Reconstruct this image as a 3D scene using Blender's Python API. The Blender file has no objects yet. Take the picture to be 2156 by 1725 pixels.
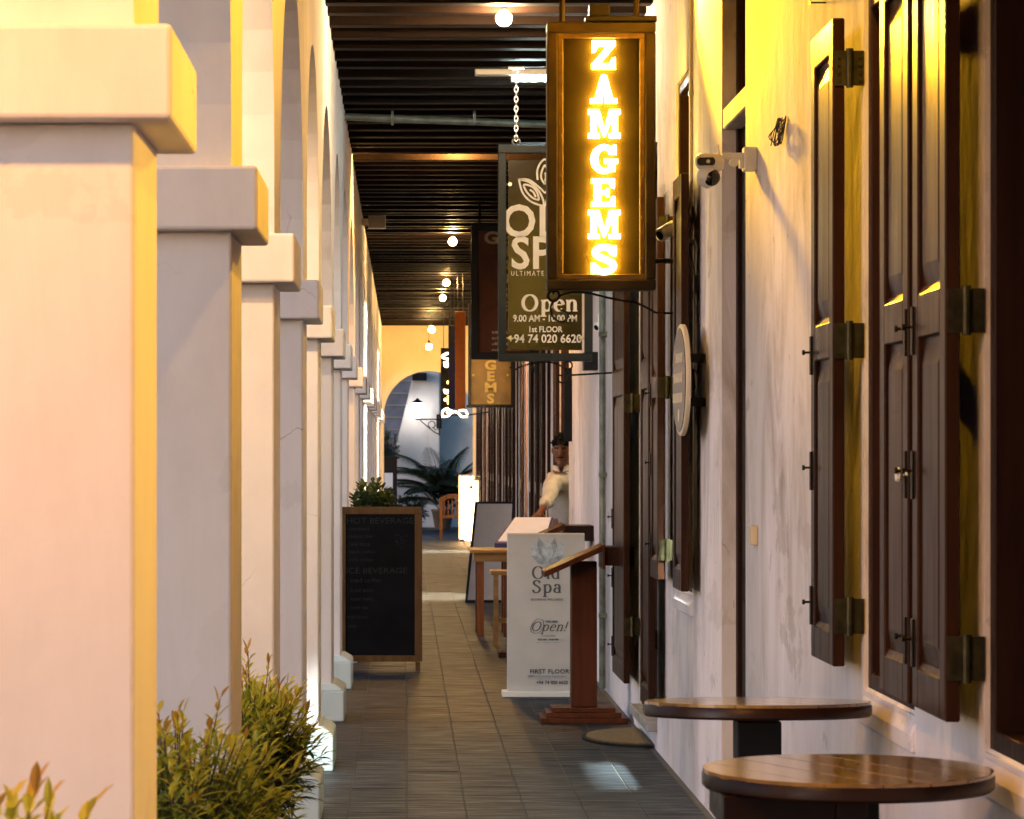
import bpy, bmesh, math, random
from mathutils import Vector, Matrix
random.seed(7)
PI = math.pi
sc = bpy.context.scene
C = sc.collection

# ------------------------------------------------------------------ camera
CAM_Z = 1.6
cam_d = bpy.data.cameras.new('camera')
cam = bpy.data.objects.new('camera', cam_d); C.objects.link(cam)
cam.location = (0, 0, CAM_Z); cam.rotation_euler = (PI/2, 0, 0)
cam_d.sensor_width = 36; cam_d.lens = 104
cam_d.shift_x = 226/2156; cam_d.shift_y = 95.5/2156
cam_d.clip_start = 0.05; cam_d.clip_end = 600
cam_d.dof.use_dof = True; cam_d.dof.focus_distance = 14.5; cam_d.dof.aperture_fstop = 14
sc.camera = cam

# ------------------------------------------------------------------ world, sun, exposure
w = bpy.data.worlds.new('World'); sc.world = w; w.use_nodes = True
wn = w.node_tree
sky = wn.nodes.new('ShaderNodeTexSky'); sky.sky_type = 'NISHITA'; sky.sun_disc = False
SUN_EL, SUN_AZ = math.radians(5.0), math.radians(235)
sky.sun_elevation = SUN_EL; sky.sun_rotation = SUN_AZ
sky.air_density = 1.0; sky.dust_density = 1.1; sky.ozone_density = 3.5
bg = wn.nodes['Background']; bg.inputs['Strength'].default_value = 0.15
wn.links.new(sky.outputs[0], bg.inputs['Color'])
sd = bpy.data.lights.new('dusk_sun', 'SUN'); sd.energy = 0.26; sd.angle = math.radians(25); sd.color = (0.92, 0.78, 1.0)
so = bpy.data.objects.new('dusk_sun', sd); C.objects.link(so)
so.rotation_euler = (math.radians(78), 0, math.radians(-55))
vs = sc.view_settings
vs.view_transform = 'Standard'; vs.look = 'None'; vs.exposure = 1.52; vs.gamma = 1.0; vs.use_curve_mapping = False
sc.render.engine = 'CYCLES'
cy = sc.cycles
cy.use_adaptive_sampling = True; cy.adaptive_threshold = 0.03; cy.use_denoising = True; cy.max_bounces = 6; cy.diffuse_bounces = 4; cy.glossy_bounces = 3; cy.transmission_bounces = 4
cy.sample_clamp_indirect = 4.0; cy.caustics_reflective = False; cy.caustics_refractive = False

# ------------------------------------------------------------------ materials
MATS = {}
def nodes_of(name):
    m = bpy.data.materials.new(name); m.use_nodes = True
    nt = m.node_tree; p = nt.nodes['Principled BSDF']
    MATS[name] = m
    return m, nt, p
def N(nt, typ, **kw):
    n = nt.nodes.new(typ)
    for k, v in kw.items():
        if k in n.inputs: n.inputs[k].default_value = v
        else: setattr(n, k, v)
    return n
def coords(nt, scale, which='Object'):
    tc = N(nt, 'ShaderNodeTexCoord'); mp = N(nt, 'ShaderNodeMapping'); mp.inputs['Scale'].default_value = scale
    nt.links.new(tc.outputs[which], mp.inputs['Vector']); return mp.outputs[0]
def wcoords(nt, scale):
    g = N(nt, 'ShaderNodeNewGeometry'); mp = N(nt, 'ShaderNodeMapping'); mp.inputs['Scale'].default_value = scale
    nt.links.new(g.outputs['Position'], mp.inputs['Vector']); return mp.outputs[0]
def ramp(nt, fac, stops):
    r = N(nt, 'ShaderNodeValToRGB'); e = r.color_ramp.elements
    while len(e) < len(stops): e.new(0.5)
    for i, (p, c) in enumerate(stops):
        e[i].position = p; e[i].color = (c[0], c[1], c[2], 1) if not isinstance(c, (int, float)) else (c, c, c, 1)
    nt.links.new(fac, r.inputs[0]); return r.outputs[0]
def mixc(nt, fac, a, b, mode='MIX'):
    m = N(nt, 'ShaderNodeMix', data_type='RGBA', blend_type=mode)
    for s, v in ((0, fac), (6, a), (7, b)):
        if isinstance(v, (int, float)): m.inputs[s].default_value = v
        elif isinstance(v, tuple): m.inputs[s].default_value = (*v, 1)
        else: nt.links.new(v, m.inputs[s])
    return m.outputs[2]
def bump(nt, p, h, strength, dist=0.01):
    b = N(nt, 'ShaderNodeBump'); b.inputs['Strength'].default_value = strength; b.inputs['Distance'].default_value = dist
    nt.links.new(h, b.inputs['Height']); nt.links.new(b.outputs[0], p.inputs['Normal'])

def plain(name, col, rough=0.5, metal=0.0, var=0.15, scale=12.0, spec=None):
    m, nt, p = nodes_of(name)
    n = N(nt, 'ShaderNodeTexNoise', Scale=1.0, Detail=5.0); nt.links.new(coords(nt, (scale,)*3), n.inputs['Vector'])
    c = ramp(nt, n.outputs[0], [(0.3, tuple(v*(1-var) for v in col)), (0.7, tuple(min(1, v*(1+var)) for v in col))])
    nt.links.new(c, p.inputs['Base Color']); p.inputs['Roughness'].default_value = rough; p.inputs['Metallic'].default_value = metal
    if spec is not None: p.inputs['Specular IOR Level'].default_value = spec
    return m
def emit(name, col, s, base=(0.8, 0.8, 0.8)):
    m, nt, p = nodes_of(name)
    p.inputs['Base Color'].default_value = (*base, 1)
    p.inputs['Emission Color'].default_value = (*col, 1); p.inputs['Emission Strength'].default_value = s
    return m
def plaster(name, col, streak=0.0, grime=0.25, specks=0.0, bumps=0.25, cracks=False, patch=0.0):
    m, nt, p = nodes_of(name)
    v1 = wcoords(nt, (1.6, 1.6, 1.1)); n1 = N(nt, 'ShaderNodeTexNoise', Scale=1.0, Detail=7.0, Roughness=0.6); nt.links.new(v1, n1.inputs['Vector'])
    c = ramp(nt, n1.outputs[0], [(0.28, tuple(v*(1-grime) for v in col)), (0.5, col), (0.75, tuple(min(1, v*1.06) for v in col))])
    if streak:
        v2 = wcoords(nt, (5, 2.2, 0.75)); n2 = N(nt, 'ShaderNodeTexNoise', Scale=1.0, Detail=8.0, Roughness=0.68, Distortion=1.6); nt.links.new(v2, n2.inputs['Vector'])
        s = ramp(nt, n2.outputs[0], [(0.30, (1-streak, 1-streak*1.08, 1-streak*1.25)), (0.58, (1, 1, 1))])
        vm = wcoords(nt, (1.1, 0.8, 0.5)); nm = N(nt, 'ShaderNodeTexNoise', Scale=1.0, Detail=3.0); nt.links.new(vm, nm.inputs['Vector'])
        c = mixc(nt, ramp(nt, nm.outputs[0], [(0.38, 0.15), (0.62, 1.0)]), c, mixc(nt, 1.0, c, s, 'MULTIPLY'))
    if patch:
        v5 = wcoords(nt, (2.4, 1.1, 1.9)); n5 = N(nt, 'ShaderNodeTexNoise', Scale=1.0, Detail=12.0, Roughness=0.6, Distortion=0.25); nt.links.new(v5, n5.inputs['Vector'])
        c = mixc(nt, 1.0, c, ramp(nt, n5.outputs[0], [(0.36, (1-patch, 1-patch*1.05, 1-patch*1.15)), (0.372, (1, 1, 1)), (0.62, (1, 1, 1)), (0.632, (1-patch*0.5, 1-patch*0.55, 1-patch*0.6))]), 'MULTIPLY')
    if specks:
        v3 = wcoords(nt, (60, 17, 11)); n3 = N(nt, 'ShaderNodeTexNoise', Scale=1.0, Detail=4.0, Roughness=0.7); nt.links.new(v3, n3.inputs['Vector'])
        s3 = ramp(nt, n3.outputs[0], [(0.27, (0.30, 0.22, 0.15)), (0.33, (1, 1, 1))])
        c = mixc(nt, specks, c, s3, 'MULTIPLY')
    if cracks:
        vw = wcoords(nt, (3.2, 3.2, 1.7)); nw = N(nt, 'ShaderNodeTexNoise', Scale=2.0, Detail=5.0); nt.links.new(vw, nw.inputs['Vector'])
        add = N(nt, 'ShaderNodeVectorMath', operation='ADD'); nt.links.new(vw, add.inputs[0]); sc_ = N(nt, 'ShaderNodeVectorMath', operation='SCALE'); sc_.inputs['Scale'].default_value = 0.5
        nt.links.new(nw.outputs['Color'], sc_.inputs[0]); nt.links.new(sc_.outputs[0], add.inputs[1])
        vo = N(nt, 'ShaderNodeTexVoronoi', feature='DISTANCE_TO_EDGE', Scale=1.0); nt.links.new(add.outputs[0], vo.inputs['Vector'])
        lines = ramp(nt, vo.outputs['Distance'], [(0.0, 1.0), (0.003, 1.0), (0.008, 0.0)])
        vk = wcoords(nt, (1.9, 1.9, 1.5)); nk = N(nt, 'ShaderNodeTexNoise', Scale=1.0, Detail=4.0); nt.links.new(vk, nk.inputs['Vector'])
        msk = mixc(nt, 1.0, lines, ramp(nt, nk.outputs[0], [(0.60, 0.0), (0.70, 0.55)]), 'MULTIPLY')
        c = mixc(nt, msk, c, (0.22, 0.14, 0.09))
    nt.links.new(c, p.inputs['Base Color']); p.inputs['Roughness'].default_value = 0.85; p.inputs['Specular IOR Level'].default_value = 0.25
    v4 = wcoords(nt, (9, 9, 7)); n4 = N(nt, 'ShaderNodeTexNoise', Scale=1.0, Detail=8.0, Roughness=0.55); nt.links.new(v4, n4.inputs['Vector'])
    bump(nt, p, n4.outputs[0], bumps, 0.012)
    return m
def wood(name, dark, light, rough=0.4, axis='Z', freq=16.0, coat=0.0, bumps=0.15):
    m, nt, p = nodes_of(name)
    s = {'Z': (freq, freq, 1.6), 'X': (1.6, freq, freq), 'Y': (freq, 1.6, freq)}[axis]
    v = coords(nt, s); n = N(nt, 'ShaderNodeTexNoise', Scale=1.0, Detail=6.0, Roughness=0.6, Distortion=0.4); nt.links.new(v, n.inputs['Vector'])
    oi = N(nt, 'ShaderNodeObjectInfo')
    c = ramp(nt, n.outputs[0], [(0.3, dark), (0.7, light)])
    mul = N(nt, 'ShaderNodeMapRange'); mul.inputs[3].default_value = 0.75; mul.inputs[4].default_value = 1.2
    nt.links.new(oi.outputs['Random'], mul.inputs[0])
    hs = N(nt, 'ShaderNodeHueSaturation'); nt.links.new(c, hs.inputs['Color']); nt.links.new(mul.outputs[0], hs.inputs['Value'])
    nt.links.new(hs.outputs[0], p.inputs['Base Color'])
    r = ramp(nt, n.outputs[0], [(0.3, rough*0.8), (0.7, min(1, rough*1.25))]); nt.links.new(r, p.inputs['Roughness'])
    p.inputs['Coat Weight'].default_value = coat; p.inputs['Coat Roughness'].default_value = 0.15
    bump(nt, p, n.outputs[0], bumps, 0.004)
    return m

plaster('pier_plaster', (0.74, 0.70, 0.68), streak=0.07, grime=0.16, bumps=0.3, cracks=True, patch=0.07)
plaster('base_paint', (0.55, 0.64, 0.63), grime=0.3, bumps=0.25)
plaster('wall_plaster', (0.72, 0.67, 0.68), streak=0.42, grime=0.22, specks=1.0, bumps=0.45, cracks=True, patch=0.22)
plaster('room_paint', (0.34, 0.34, 0.32), grime=0.1)
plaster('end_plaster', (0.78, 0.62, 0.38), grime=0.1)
plaster('white_stone', (0.58, 0.54, 0.51), grime=0.35, specks=0.3)
wood('shutter_wood', (0.018, 0.0065, 0.0034), (0.042, 0.0165, 0.0085), rough=0.33, coat=0.0)
wood('frame_wood', (0.016, 0.006, 0.005), (0.034, 0.013, 0.009), rough=0.45)
wood('joist_wood', (0.004, 0.002, 0.0012), (0.010, 0.005, 0.003), rough=0.6, axis='X', coat=0.0)
wood('ceiling_wood', (0.02, 0.01, 0.006), (0.04, 0.02, 0.012), rough=0.5, axis='Y')
wood('lectern_wood', (0.032, 0.008, 0.003), (0.075, 0.020, 0.007), rough=0.4)
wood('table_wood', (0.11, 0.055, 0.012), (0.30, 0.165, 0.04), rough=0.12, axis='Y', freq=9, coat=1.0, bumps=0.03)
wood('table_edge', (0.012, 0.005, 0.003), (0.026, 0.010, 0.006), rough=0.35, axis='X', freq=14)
wood('light_wood', (0.17, 0.085, 0.022), (0.34, 0.19, 0.06), rough=0.4, axis='X')
wood('chair_wood', (0.07, 0.024, 0.009), (0.15, 0.055, 0.02), rough=0.4)
wood('oak_frame', (0.065, 0.030, 0.009), (0.12, 0.06, 0.02), rough=0.5)
MATS['joist_wood'].node_tree.nodes['Principled BSDF'].inputs['Specular IOR Level'].default_value = 0.16
plain('black_paint', (0.006, 0.0055, 0.0055), 0.55, spec=0.25)
plain('door_dark', (0.018, 0.012, 0.010), 0.5)
plain('glass_dark', (0.010, 0.014, 0.015), 0.08, var=0.05)
plain('iron', (0.02, 0.017, 0.014), 0.45, 0.6)
plain('brass_old', (0.05, 0.044, 0.02), 0.5, 0.75, var=0.45, scale=25)
plain('steel', (0.55, 0.56, 0.58), 0.3, 0.9)
plain('sign_wood', (0.040, 0.026, 0.011), 0.5, var=0.3, scale=9)
plain('sign_trim', (0.17, 0.095, 0.022), 0.45, 0.4, var=0.3, scale=20)
plain('sign_board', (0.024, 0.0145, 0.004), 0.75, var=0.1)
plain('white_plastic', (0.72, 0.70, 0.66), 0.35, var=0.03)
plain('cream_plastic', (0.62, 0.52, 0.36), 0.45, var=0.05)
plain('lens_black', (0.008, 0.008, 0.009), 0.1)
plain('galv_pipe', (0.16, 0.17, 0.14), 0.55, 0.3, var=0.4)
plain('steel_frame', (0.022, 0.032, 0.042), 0.42, 0.2)
plain('panel_glass', (0.007, 0.006, 0.004), 0.2, var=0.25, scale=5)
plain('print_white', (0.82, 0.82, 0.82), 0.5, var=0.03)
plain('print_dark', (0.06, 0.065, 0.08), 0.6, var=0.05)
plain('print_blue', (0.24, 0.28, 0.33), 0.6, var=0.35, scale=30)
plain('print_pale', (0.38, 0.43, 0.48), 0.6, var=0.25, scale=30)
plain('canvas_white', (0.44, 0.43, 0.42), 0.7, var=0.06, scale=6)
plain('board_grey', (0.42, 0.39, 0.37), 0.6, var=0.05)
plain('slate_board', (0.004, 0.0042, 0.005), 0.6, var=0.4, scale=5)
plain('chalk', (0.022, 0.023, 0.025), 0.9, var=0.4, scale=60)
plain('gem_brown', (0.085, 0.026, 0.010), 0.5, var=0.15)
plain('gem_letters', (0.34, 0.25, 0.14), 0.6)
plain('gold_panel', (0.20, 0.115, 0.025), 0.45, var=0.25, scale=6)
plain('gold_letters', (0.62, 0.42, 0.10), 0.4)
plain('orange_cloth', (0.50, 0.13, 0.015), 0.7, var=0.12)
plain('navy_board', (0.018, 0.016, 0.05), 0.5)
plain('mat_coir', (0.16, 0.12, 0.06), 0.95, var=0.4, scale=60)
plain('rubber', (0.012, 0.012, 0.012), 0.7)
plain('paper_white', (0.70, 0.70, 0.74), 0.6, var=0.038)
plain('purple_edge', (0.06, 0.05, 0.12), 0.5)
plain('skin', (0.16, 0.065, 0.032), 0.5, var=0.1)
plain('hair_black', (0.006, 0.005, 0.0045), 0.8, var=0.3, scale=60, spec=0.1)
plain('shirt_white', (0.36, 0.34, 0.31), 0.8, var=0.10, scale=18)
plain('trousers_navy', (0.02, 0.022, 0.04), 0.8)
plain('eye_white', (0.16, 0.13, 0.11), 0.4)
plain('lip', (0.10, 0.035, 0.025), 0.5)
plain('street', (0.055, 0.055, 0.06), 0.8, var=0.25, scale=3)
plain('terrace', (0.10, 0.085, 0.075), 0.7, var=0.3, scale=3)
plain('grey_siding', (0.15, 0.16, 0.20), 0.7, var=0.2, scale=4)
plain('cement_pot', (0.33, 0.31, 0.28), 0.8, var=0.25)
plain('terracotta', (0.28, 0.11, 0.06), 0.8, var=0.2)
plain('bark', (0.08, 0.055, 0.035), 0.85, var=0.3)
plain('soil', (0.03, 0.02, 0.014), 0.95)
plain('cord', (0.02, 0.02, 0.02), 0.6)
emit('bulb_glow', (1.0, 0.66, 0.33), 700)
emit('added_lantern_warm', (1.0, 0.64, 0.32), 400)
emit('added_yellow_bulb', (1.0, 0.50, 0.04), 1500)
emit('added_lantern_amber', (1.0, 0.42, 0.08), 680)
emit('bulb_far', (1.0, 0.60, 0.20), 420)
emit('bulb_mid', (1.0, 0.50, 0.12), 2400)
emit('room_soft', (1.0, 0.74, 0.42), 1100)
emit('tube_cool', (0.80, 1.0, 0.97), 110)
emit('letter_back', (1.0, 0.58, 0.08), 15, base=(0.9, 0.8, 0.5))
emit('letter_glow', (1.0, 0.62, 0.05), 42, base=(0.9, 0.8, 0.5))
emit('letter_face', (1.0, 0.76, 0.34), 5, base=(0.9, 0.8, 0.5))
emit('box_glow', (1.0, 0.60, 0.24), 4.5)
emit('sign_bulbs', (1.0, 0.80, 0.50), 3)
emit('amber_dots', (1.0, 0.55, 0.10), 4)
emit('lantern_glow', (1.0, 0.95, 0.88), 9)

for k_, v_ in dict(slate_board=0.06, frame_wood=0.12, shutter_wood=0.10, door_dark=0.08, glass_dark=0.25, iron=0.15, table_edge=0.18, lectern_wood=0.12, joist_wood=0.07, ceiling_wood=0.05,
                   sign_board=0.06, sign_wood=0.15, navy_board=0.15, gem_brown=0.12, steel_frame=0.2, panel_glass=0.3, oak_frame=0.2, chair_wood=0.2, purple_edge=0.2, trousers_navy=0.1, skin=0.25, rubber=0.15, chalk=0.1).items():
    MATS[k_].node_tree.nodes['Principled BSDF'].inputs['Specular IOR Level'].default_value = v_
# slate paving: long cross-wise cleft lines, tint per tile
m, nt, p = nodes_of('slate')
v = wcoords(nt, (3.0, 30, 20)); n = N(nt, 'ShaderNodeTexNoise', Scale=1.0, Detail=8.0, Roughness=0.62, Distortion=0.5); nt.links.new(v, n.inputs['Vector'])
v2 = wcoords(nt, (2.0, 2.0, 2.0)); n2 = N(nt, 'ShaderNodeTexNoise', Scale=1.0, Detail=5.0); nt.links.new(v2, n2.inputs['Vector'])
c = ramp(nt, n.outputs[0], [(0.30, (0.005, 0.006, 0.009)), (0.5, (0.020, 0.025, 0.033)), (0.68, (0.065, 0.073, 0.083))])
c = mixc(nt, 0.45, c, ramp(nt, n2.outputs[0], [(0.35, (0.35, 0.33, 0.31)), (0.65, (1.0, 1.0, 1.0))]), 'MULTIPLY')
oi = N(nt, 'ShaderNodeObjectInfo'); mr = N(nt, 'ShaderNodeMapRange'); mr.inputs[3].default_value = 0.86; mr.inputs[4].default_value = 1.14
nt.links.new(oi.outputs['Random'], mr.inputs[0]); hs = N(nt, 'ShaderNodeHueSaturation'); nt.links.new(c, hs.inputs['Color']); nt.links.new(mr.outputs[0], hs.inputs['Value'])
nt.links.new(hs.outputs[0], p.inputs['Base Color'])
nt.links.new(ramp(nt, n.outputs[0], [(0.3, 0.75), (0.7, 0.38)]), p.inputs['Roughness'])
p.inputs['Specular IOR Level'].default_value = 0.24
bump(nt, p, n.outputs[0], 0.6, 0.010)
plain('grout', (0.13, 0.125, 0.11), 0.9, var=0.3, scale=30)

# leaves: green at the base of the plant's growth, yellow-green and reddish young tips
def leafmat(name, stops, rough=0.6):
    m, nt, p = nodes_of(name)
    at = N(nt, 'ShaderNodeAttribute'); at.attribute_name = 'tint'
    nt.links.new(ramp(nt, at.outputs['Fac'], stops), p.inputs['Base Color'])
    p.inputs['Roughness'].default_value = rough
    tr = N(nt, 'ShaderNodeBsdfTranslucent'); nt.links.new(ramp(nt, at.outputs['Fac'], stops), tr.inputs['Color'])
    mx = N(nt, 'ShaderNodeMixShader'); mx.inputs[0].default_value = 0.25
    out = nt.nodes['Material Output']
    nt.links.new(p.outputs[0], mx.inputs[1]); nt.links.new(tr.outputs[0], mx.inputs[2]); nt.links.new(mx.outputs[0], out.inputs['Surface'])
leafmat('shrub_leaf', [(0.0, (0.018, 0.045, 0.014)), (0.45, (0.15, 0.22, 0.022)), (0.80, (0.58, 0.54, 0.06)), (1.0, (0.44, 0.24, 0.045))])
leafmat('dark_leaf', [(0.0, (0.010, 0.028, 0.010)), (0.6, (0.035, 0.07, 0.018)), (1.0, (0.12, 0.14, 0.03))])
leafmat('palm_leaf', [(0.0, (0.010, 0.020, 0.012)), (0.6, (0.030, 0.050, 0.022)), (1.0, (0.07, 0.08, 0.035))])

# ------------------------------------------------------------------ mesh helpers
WORLD = {}
class MB:
    def __init__(s): s.v = []; s.f = []; s.t = []
    def box(s, x0, x1, y0, y1, z0, z1):
        b = len(s.v)
        s.v += [(x0,y0,z0),(x1,y0,z0),(x1,y1,z0),(x0,y1,z0),(x0,y0,z1),(x1,y0,z1),(x1,y1,z1),(x0,y1,z1)]
        s.f += [tuple(b+i for i in q) for q in ((0,3,2,1),(4,5,6,7),(0,1,5,4),(1,2,6,5),(2,3,7,6),(3,0,4,7))]
        return s
    def hexa(s, p8):
        b = len(s.v); s.v += [tuple(p) for p in p8]
        s.f += [tuple(b+i for i in q) for q in ((0,3,2,1),(4,5,6,7),(0,1,5,4),(1,2,6,5),(2,3,7,6),(3,0,4,7))]
        return s
    def quad(s, a, b_, c, d):
        b = len(s.v); s.v += [tuple(a), tuple(b_), tuple(c), tuple(d)]; s.f.append((b, b+1, b+2, b+3)); return s
    def poly_y(s, pts, y0, y1):
        """polygon of (x, z) extruded from y0 (front) to y1"""
        b = len(s.v); n = len(pts)
        s.v += [(x, y0, z) for x, z in pts] + [(x, y1, z) for x, z in pts]
        s.f.append(tuple(range(b, b+n))); s.f.append(tuple(range(b+2*n-1, b+n-1, -1)))
        for i in range(n):
            j = (i+1) % n; s.f.append((b+i, b+n+i, b+n+j, b+j))
        return s
    def poly_x(s, pts, x0, x1):
        b = len(s.v); n = len(pts)
        s.v += [(x0, y, z) for y, z in pts] + [(x1, y, z) for y, z in pts]
        s.f.append(tuple(range(b, b+n))); s.f.append(tuple(range(b+2*n-1, b+n-1, -1)))
        for i in range(n):
            j = (i+1) % n; s.f.append((b+i, b+n+i, b+n+j, b+j))
        return s
    def tube(s, pts, r, seg=8, cap=True):
        pts = [Vector(p) for p in pts]; n = len(pts); b = len(s.v)
        rr = r if isinstance(r, (list, tuple)) else [r]*n
        up = None
        for i, p in enumerate(pts):
            d = (pts[min(i+1, n-1)] - pts[max(i-1, 0)])
            if d.length < 1e-9: d = Vector((0, 0, 1))
            d.normalize()
            if up is None:
                up = Vector((0, 0, 1)) if abs(d.z) < 0.9 else Vector((1, 0, 0))
            a = d.cross(up)
            if a.length < 1e-6: a = d.cross(Vector((1, 0.3, 0)))
            a.normalize(); u = a.cross(d).normalized(); up = u
            for k in range(seg):
                t = 2*PI*k/seg
                s.v.append(tuple(p + (a*math.cos(t) + u*math.sin(t))*rr[i]))
        for i in range(n-1):
            for k in range(seg):
                k2 = (k+1) % seg
                s.f.append((b+i*seg+k, b+i*seg+k2, b+(i+1)*seg+k2, b+(i+1)*seg+k))
        if cap:
            s.f.append(tuple(b+k for k in range(seg-1, -1, -1))); s.f.append(tuple(b+(n-1)*seg+k for k in range(seg)))
        return s
    def lathe(s, prof, c=(0, 0, 0), seg=20, axis='z'):
        b = len(s.v); n = len(prof)
        for r, h in prof:
            for k in range(seg):
                t = 2*PI*k/seg; a, d = r*math.cos(t), r*math.sin(t)
                s.v.append({'z': (c[0]+a, c[1]+d, c[2]+h), 'y': (c[0]+a, c[1]+h, c[2]+d), 'x': (c[0]+h, c[1]+a, c[2]+d)}[axis])
        for i in range(n-1):
            for k in range(seg):
                k2 = (k+1) % seg
                s.f.append((b+i*seg+k, b+i*seg+k2, b+(i+1)*seg+k2, b+(i+1)*seg+k))
        s.f.append(tuple(b+k for k in range(seg-1, -1, -1))); s.f.append(tuple(b+(n-1)*seg+k for k in range(seg)))
        return s
    def nib(s, path, thin, thick, y, d=0.003, closed=False, horiz=False):
        """stroke of a broad pen in the x-z plane: thick on verticals, thin on horizontals; front face at y"""
        n = len(path); L = []; R = []
        for i, (x, z) in enumerate(path):
            if closed: a, c = path[(i-1) % n], path[(i+1) % n]
            else: a, c = path[max(i-1, 0)], path[min(i+1, n-1)]
            dx, dz = c[0]-a[0], c[1]-a[1]; l = math.hypot(dx, dz) or 1
            wd = thin + (thick-thin)*abs(dz)/l
            L.append((x - dz/l*wd/2, z + dx/l*wd/2)); R.append((x + dz/l*wd/2, z - dx/l*wd/2))
        m_ = n if closed else n-1
        for i in range(m_):
            j = (i+1) % n
            b = len(s.v)
            for yy in (y, y+d):
                s.v += [(L[i][0], yy, L[i][1]), (L[j][0], yy, L[j][1]), (R[j][0], yy, R[j][1]), (R[i][0], yy, R[i][1])]
            s.f += [(b, b+1, b+2, b+3), (b+7, b+6, b+5, b+4), (b, b+4, b+5, b+1), (b+2, b+6, b+7, b+3)]
        return s
    def mesh(s, name):
        me = bpy.data.meshes.new(name); me.from_pydata(s.v, [], s.f); me.update()
        if s.t:
            a = me.attributes.new('tint', 'FLOAT', 'FACE'); a.data.foreach_set('value', s.t)
        return me
    def build(s, name, mat, parent=None, smooth=False, bevel=0.0, seg=2):
        me = s.mesh(name); me.materials.append(MATS[mat])
        bm = bmesh.new(); bm.from_mesh(me); bmesh.ops.recalc_face_normals(bm, faces=bm.faces) if not s.t else None; bm.to_mesh(me); bm.free()
        if smooth: me.shade_smooth()
        o = bpy.data.objects.new(name, me); C.objects.link(o); o.parent = parent
        if parent is not None and parent.name in WORLD: o.matrix_parent_inverse = Matrix.Translation(-WORLD[parent.name])
        if smooth:
            try: me.set_sharp_from_angle(angle=math.radians(40))
            except Exception: pass
        if bevel:
            b = o.modifiers.new('bevel', 'BEVEL'); b.width = bevel; b.segments = seg; b.limit_method = 'ANGLE'; b.angle_limit = math.radians(40)
        return o
def tag(o, label=None, cat=None, group=None, kind=None):
    if label: o['label'] = label
    if cat: o['category'] = cat
    if group: o['group'] = group
    if kind: o['kind'] = kind
    return o
def thing(name, label, cat, loc=(0, 0, 0), group=None):
    o = bpy.data.objects.new(name, None); C.objects.link(o); o.location = loc; o.empty_display_size = 0.1
    return tag(o, label, cat, group)
def link_copy(src, parent, loc=None, name=None):
    o = src.copy(); C.objects.link(o); o.parent = parent
    if loc is not None: o.location = loc
    return o
def text(body, size, x, z, y, mat, parent, name='lettering', bold=0.0, align='CENTER', ext=0.0015, sx=1.0, shear=0.0, spacing=1.0, rot180=False):
    cu = bpy.data.curves.new(name, 'FONT'); cu.body = body; cu.size = size; cu.align_x = align; cu.align_y = 'CENTER'
    cu.offset = bold; cu.extrude = ext; cu.shear = shear; cu.space_character = spacing; cu.resolution_u = 3
    t = bpy.data.objects.new('tmp', cu); C.objects.link(t)
    dg = bpy.context.evaluated_depsgraph_get()
    me = bpy.data.meshes.new_from_object(t.evaluated_get(dg)); bpy.data.objects.remove(t); bpy.data.curves.remove(cu)
    me.name = name
    M_ = Matrix.Translation((x, y, z)) @ Matrix.Rotation(PI if rot180 else 0, 4, 'Z') @ Matrix.Rotation(PI/2, 4, 'X') @ Matrix.Diagonal((sx, 1, 1, 1))
    me.transform(M_); me.materials.clear(); me.materials.append(MATS[mat])
    o = bpy.data.objects.new(name, me); C.objects.link(o); o.parent = parent
    if parent is not None and parent.name in WORLD: o.matrix_parent_inverse = Matrix.Translation(-WORLD[parent.name])
    return o
def wthing(name, label, cat, loc, group=None):
    """a thing whose parts are given in world coordinates"""
    o = thing(name, label, cat, loc, group); WORLD[o.name] = Vector(loc); return o
F = 6228.0; VX, VY = 852.0, 958.0
def PX(x, Y): return (x-VX)*Y/F            # width position, metres, of something seen at depth Y
def PZ(y, Y): return CAM_Z - (y-VY)*Y/F    # its height
def arc(cx, cz, rx, rz, a0, a1, n):
    return [(cx+rx*math.cos(math.radians(a0+(a1-a0)*i/n)), cz+rz*math.sin(math.radians(a0+(a1-a0)*i/n))) for i in range(n+1)]
def spline(pts, n=8):
    out = []; P = [Vector((*p, 0)) if len(p) == 2 else Vector(p) for p in pts]
    for i in range(len(P)-1):
        p0, p1, p2, p3 = P[max(i-1, 0)], P[i], P[i+1], P[min(i+2, len(P)-1)]
        for k in range(n):
            t = k/n
            q = 0.5*((2*p1)+(-p0+p2)*t+(2*p0-5*p1+4*p2-p3)*t*t+(-p0+3*p1-3*p2+p3)*t**3)
            out.append(q)
    out.append(P[-1])
    return [(q.x, q.y) if len(pts[0]) == 2 else (q.x, q.y, q.z) for q in out]

WALL_X = 1.367; END_Y = 57.0; CEIL_Z = 4.10; BACK_Y = -7.0

# ================================================================== SETTING
g = MB(); g.quad((-300, -300, -0.06), (300, -300, -0.06), (300, 400, -0.06), (-300, 400, -0.06))
tag(g.build('ground', 'street'), kind='structure')

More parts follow.
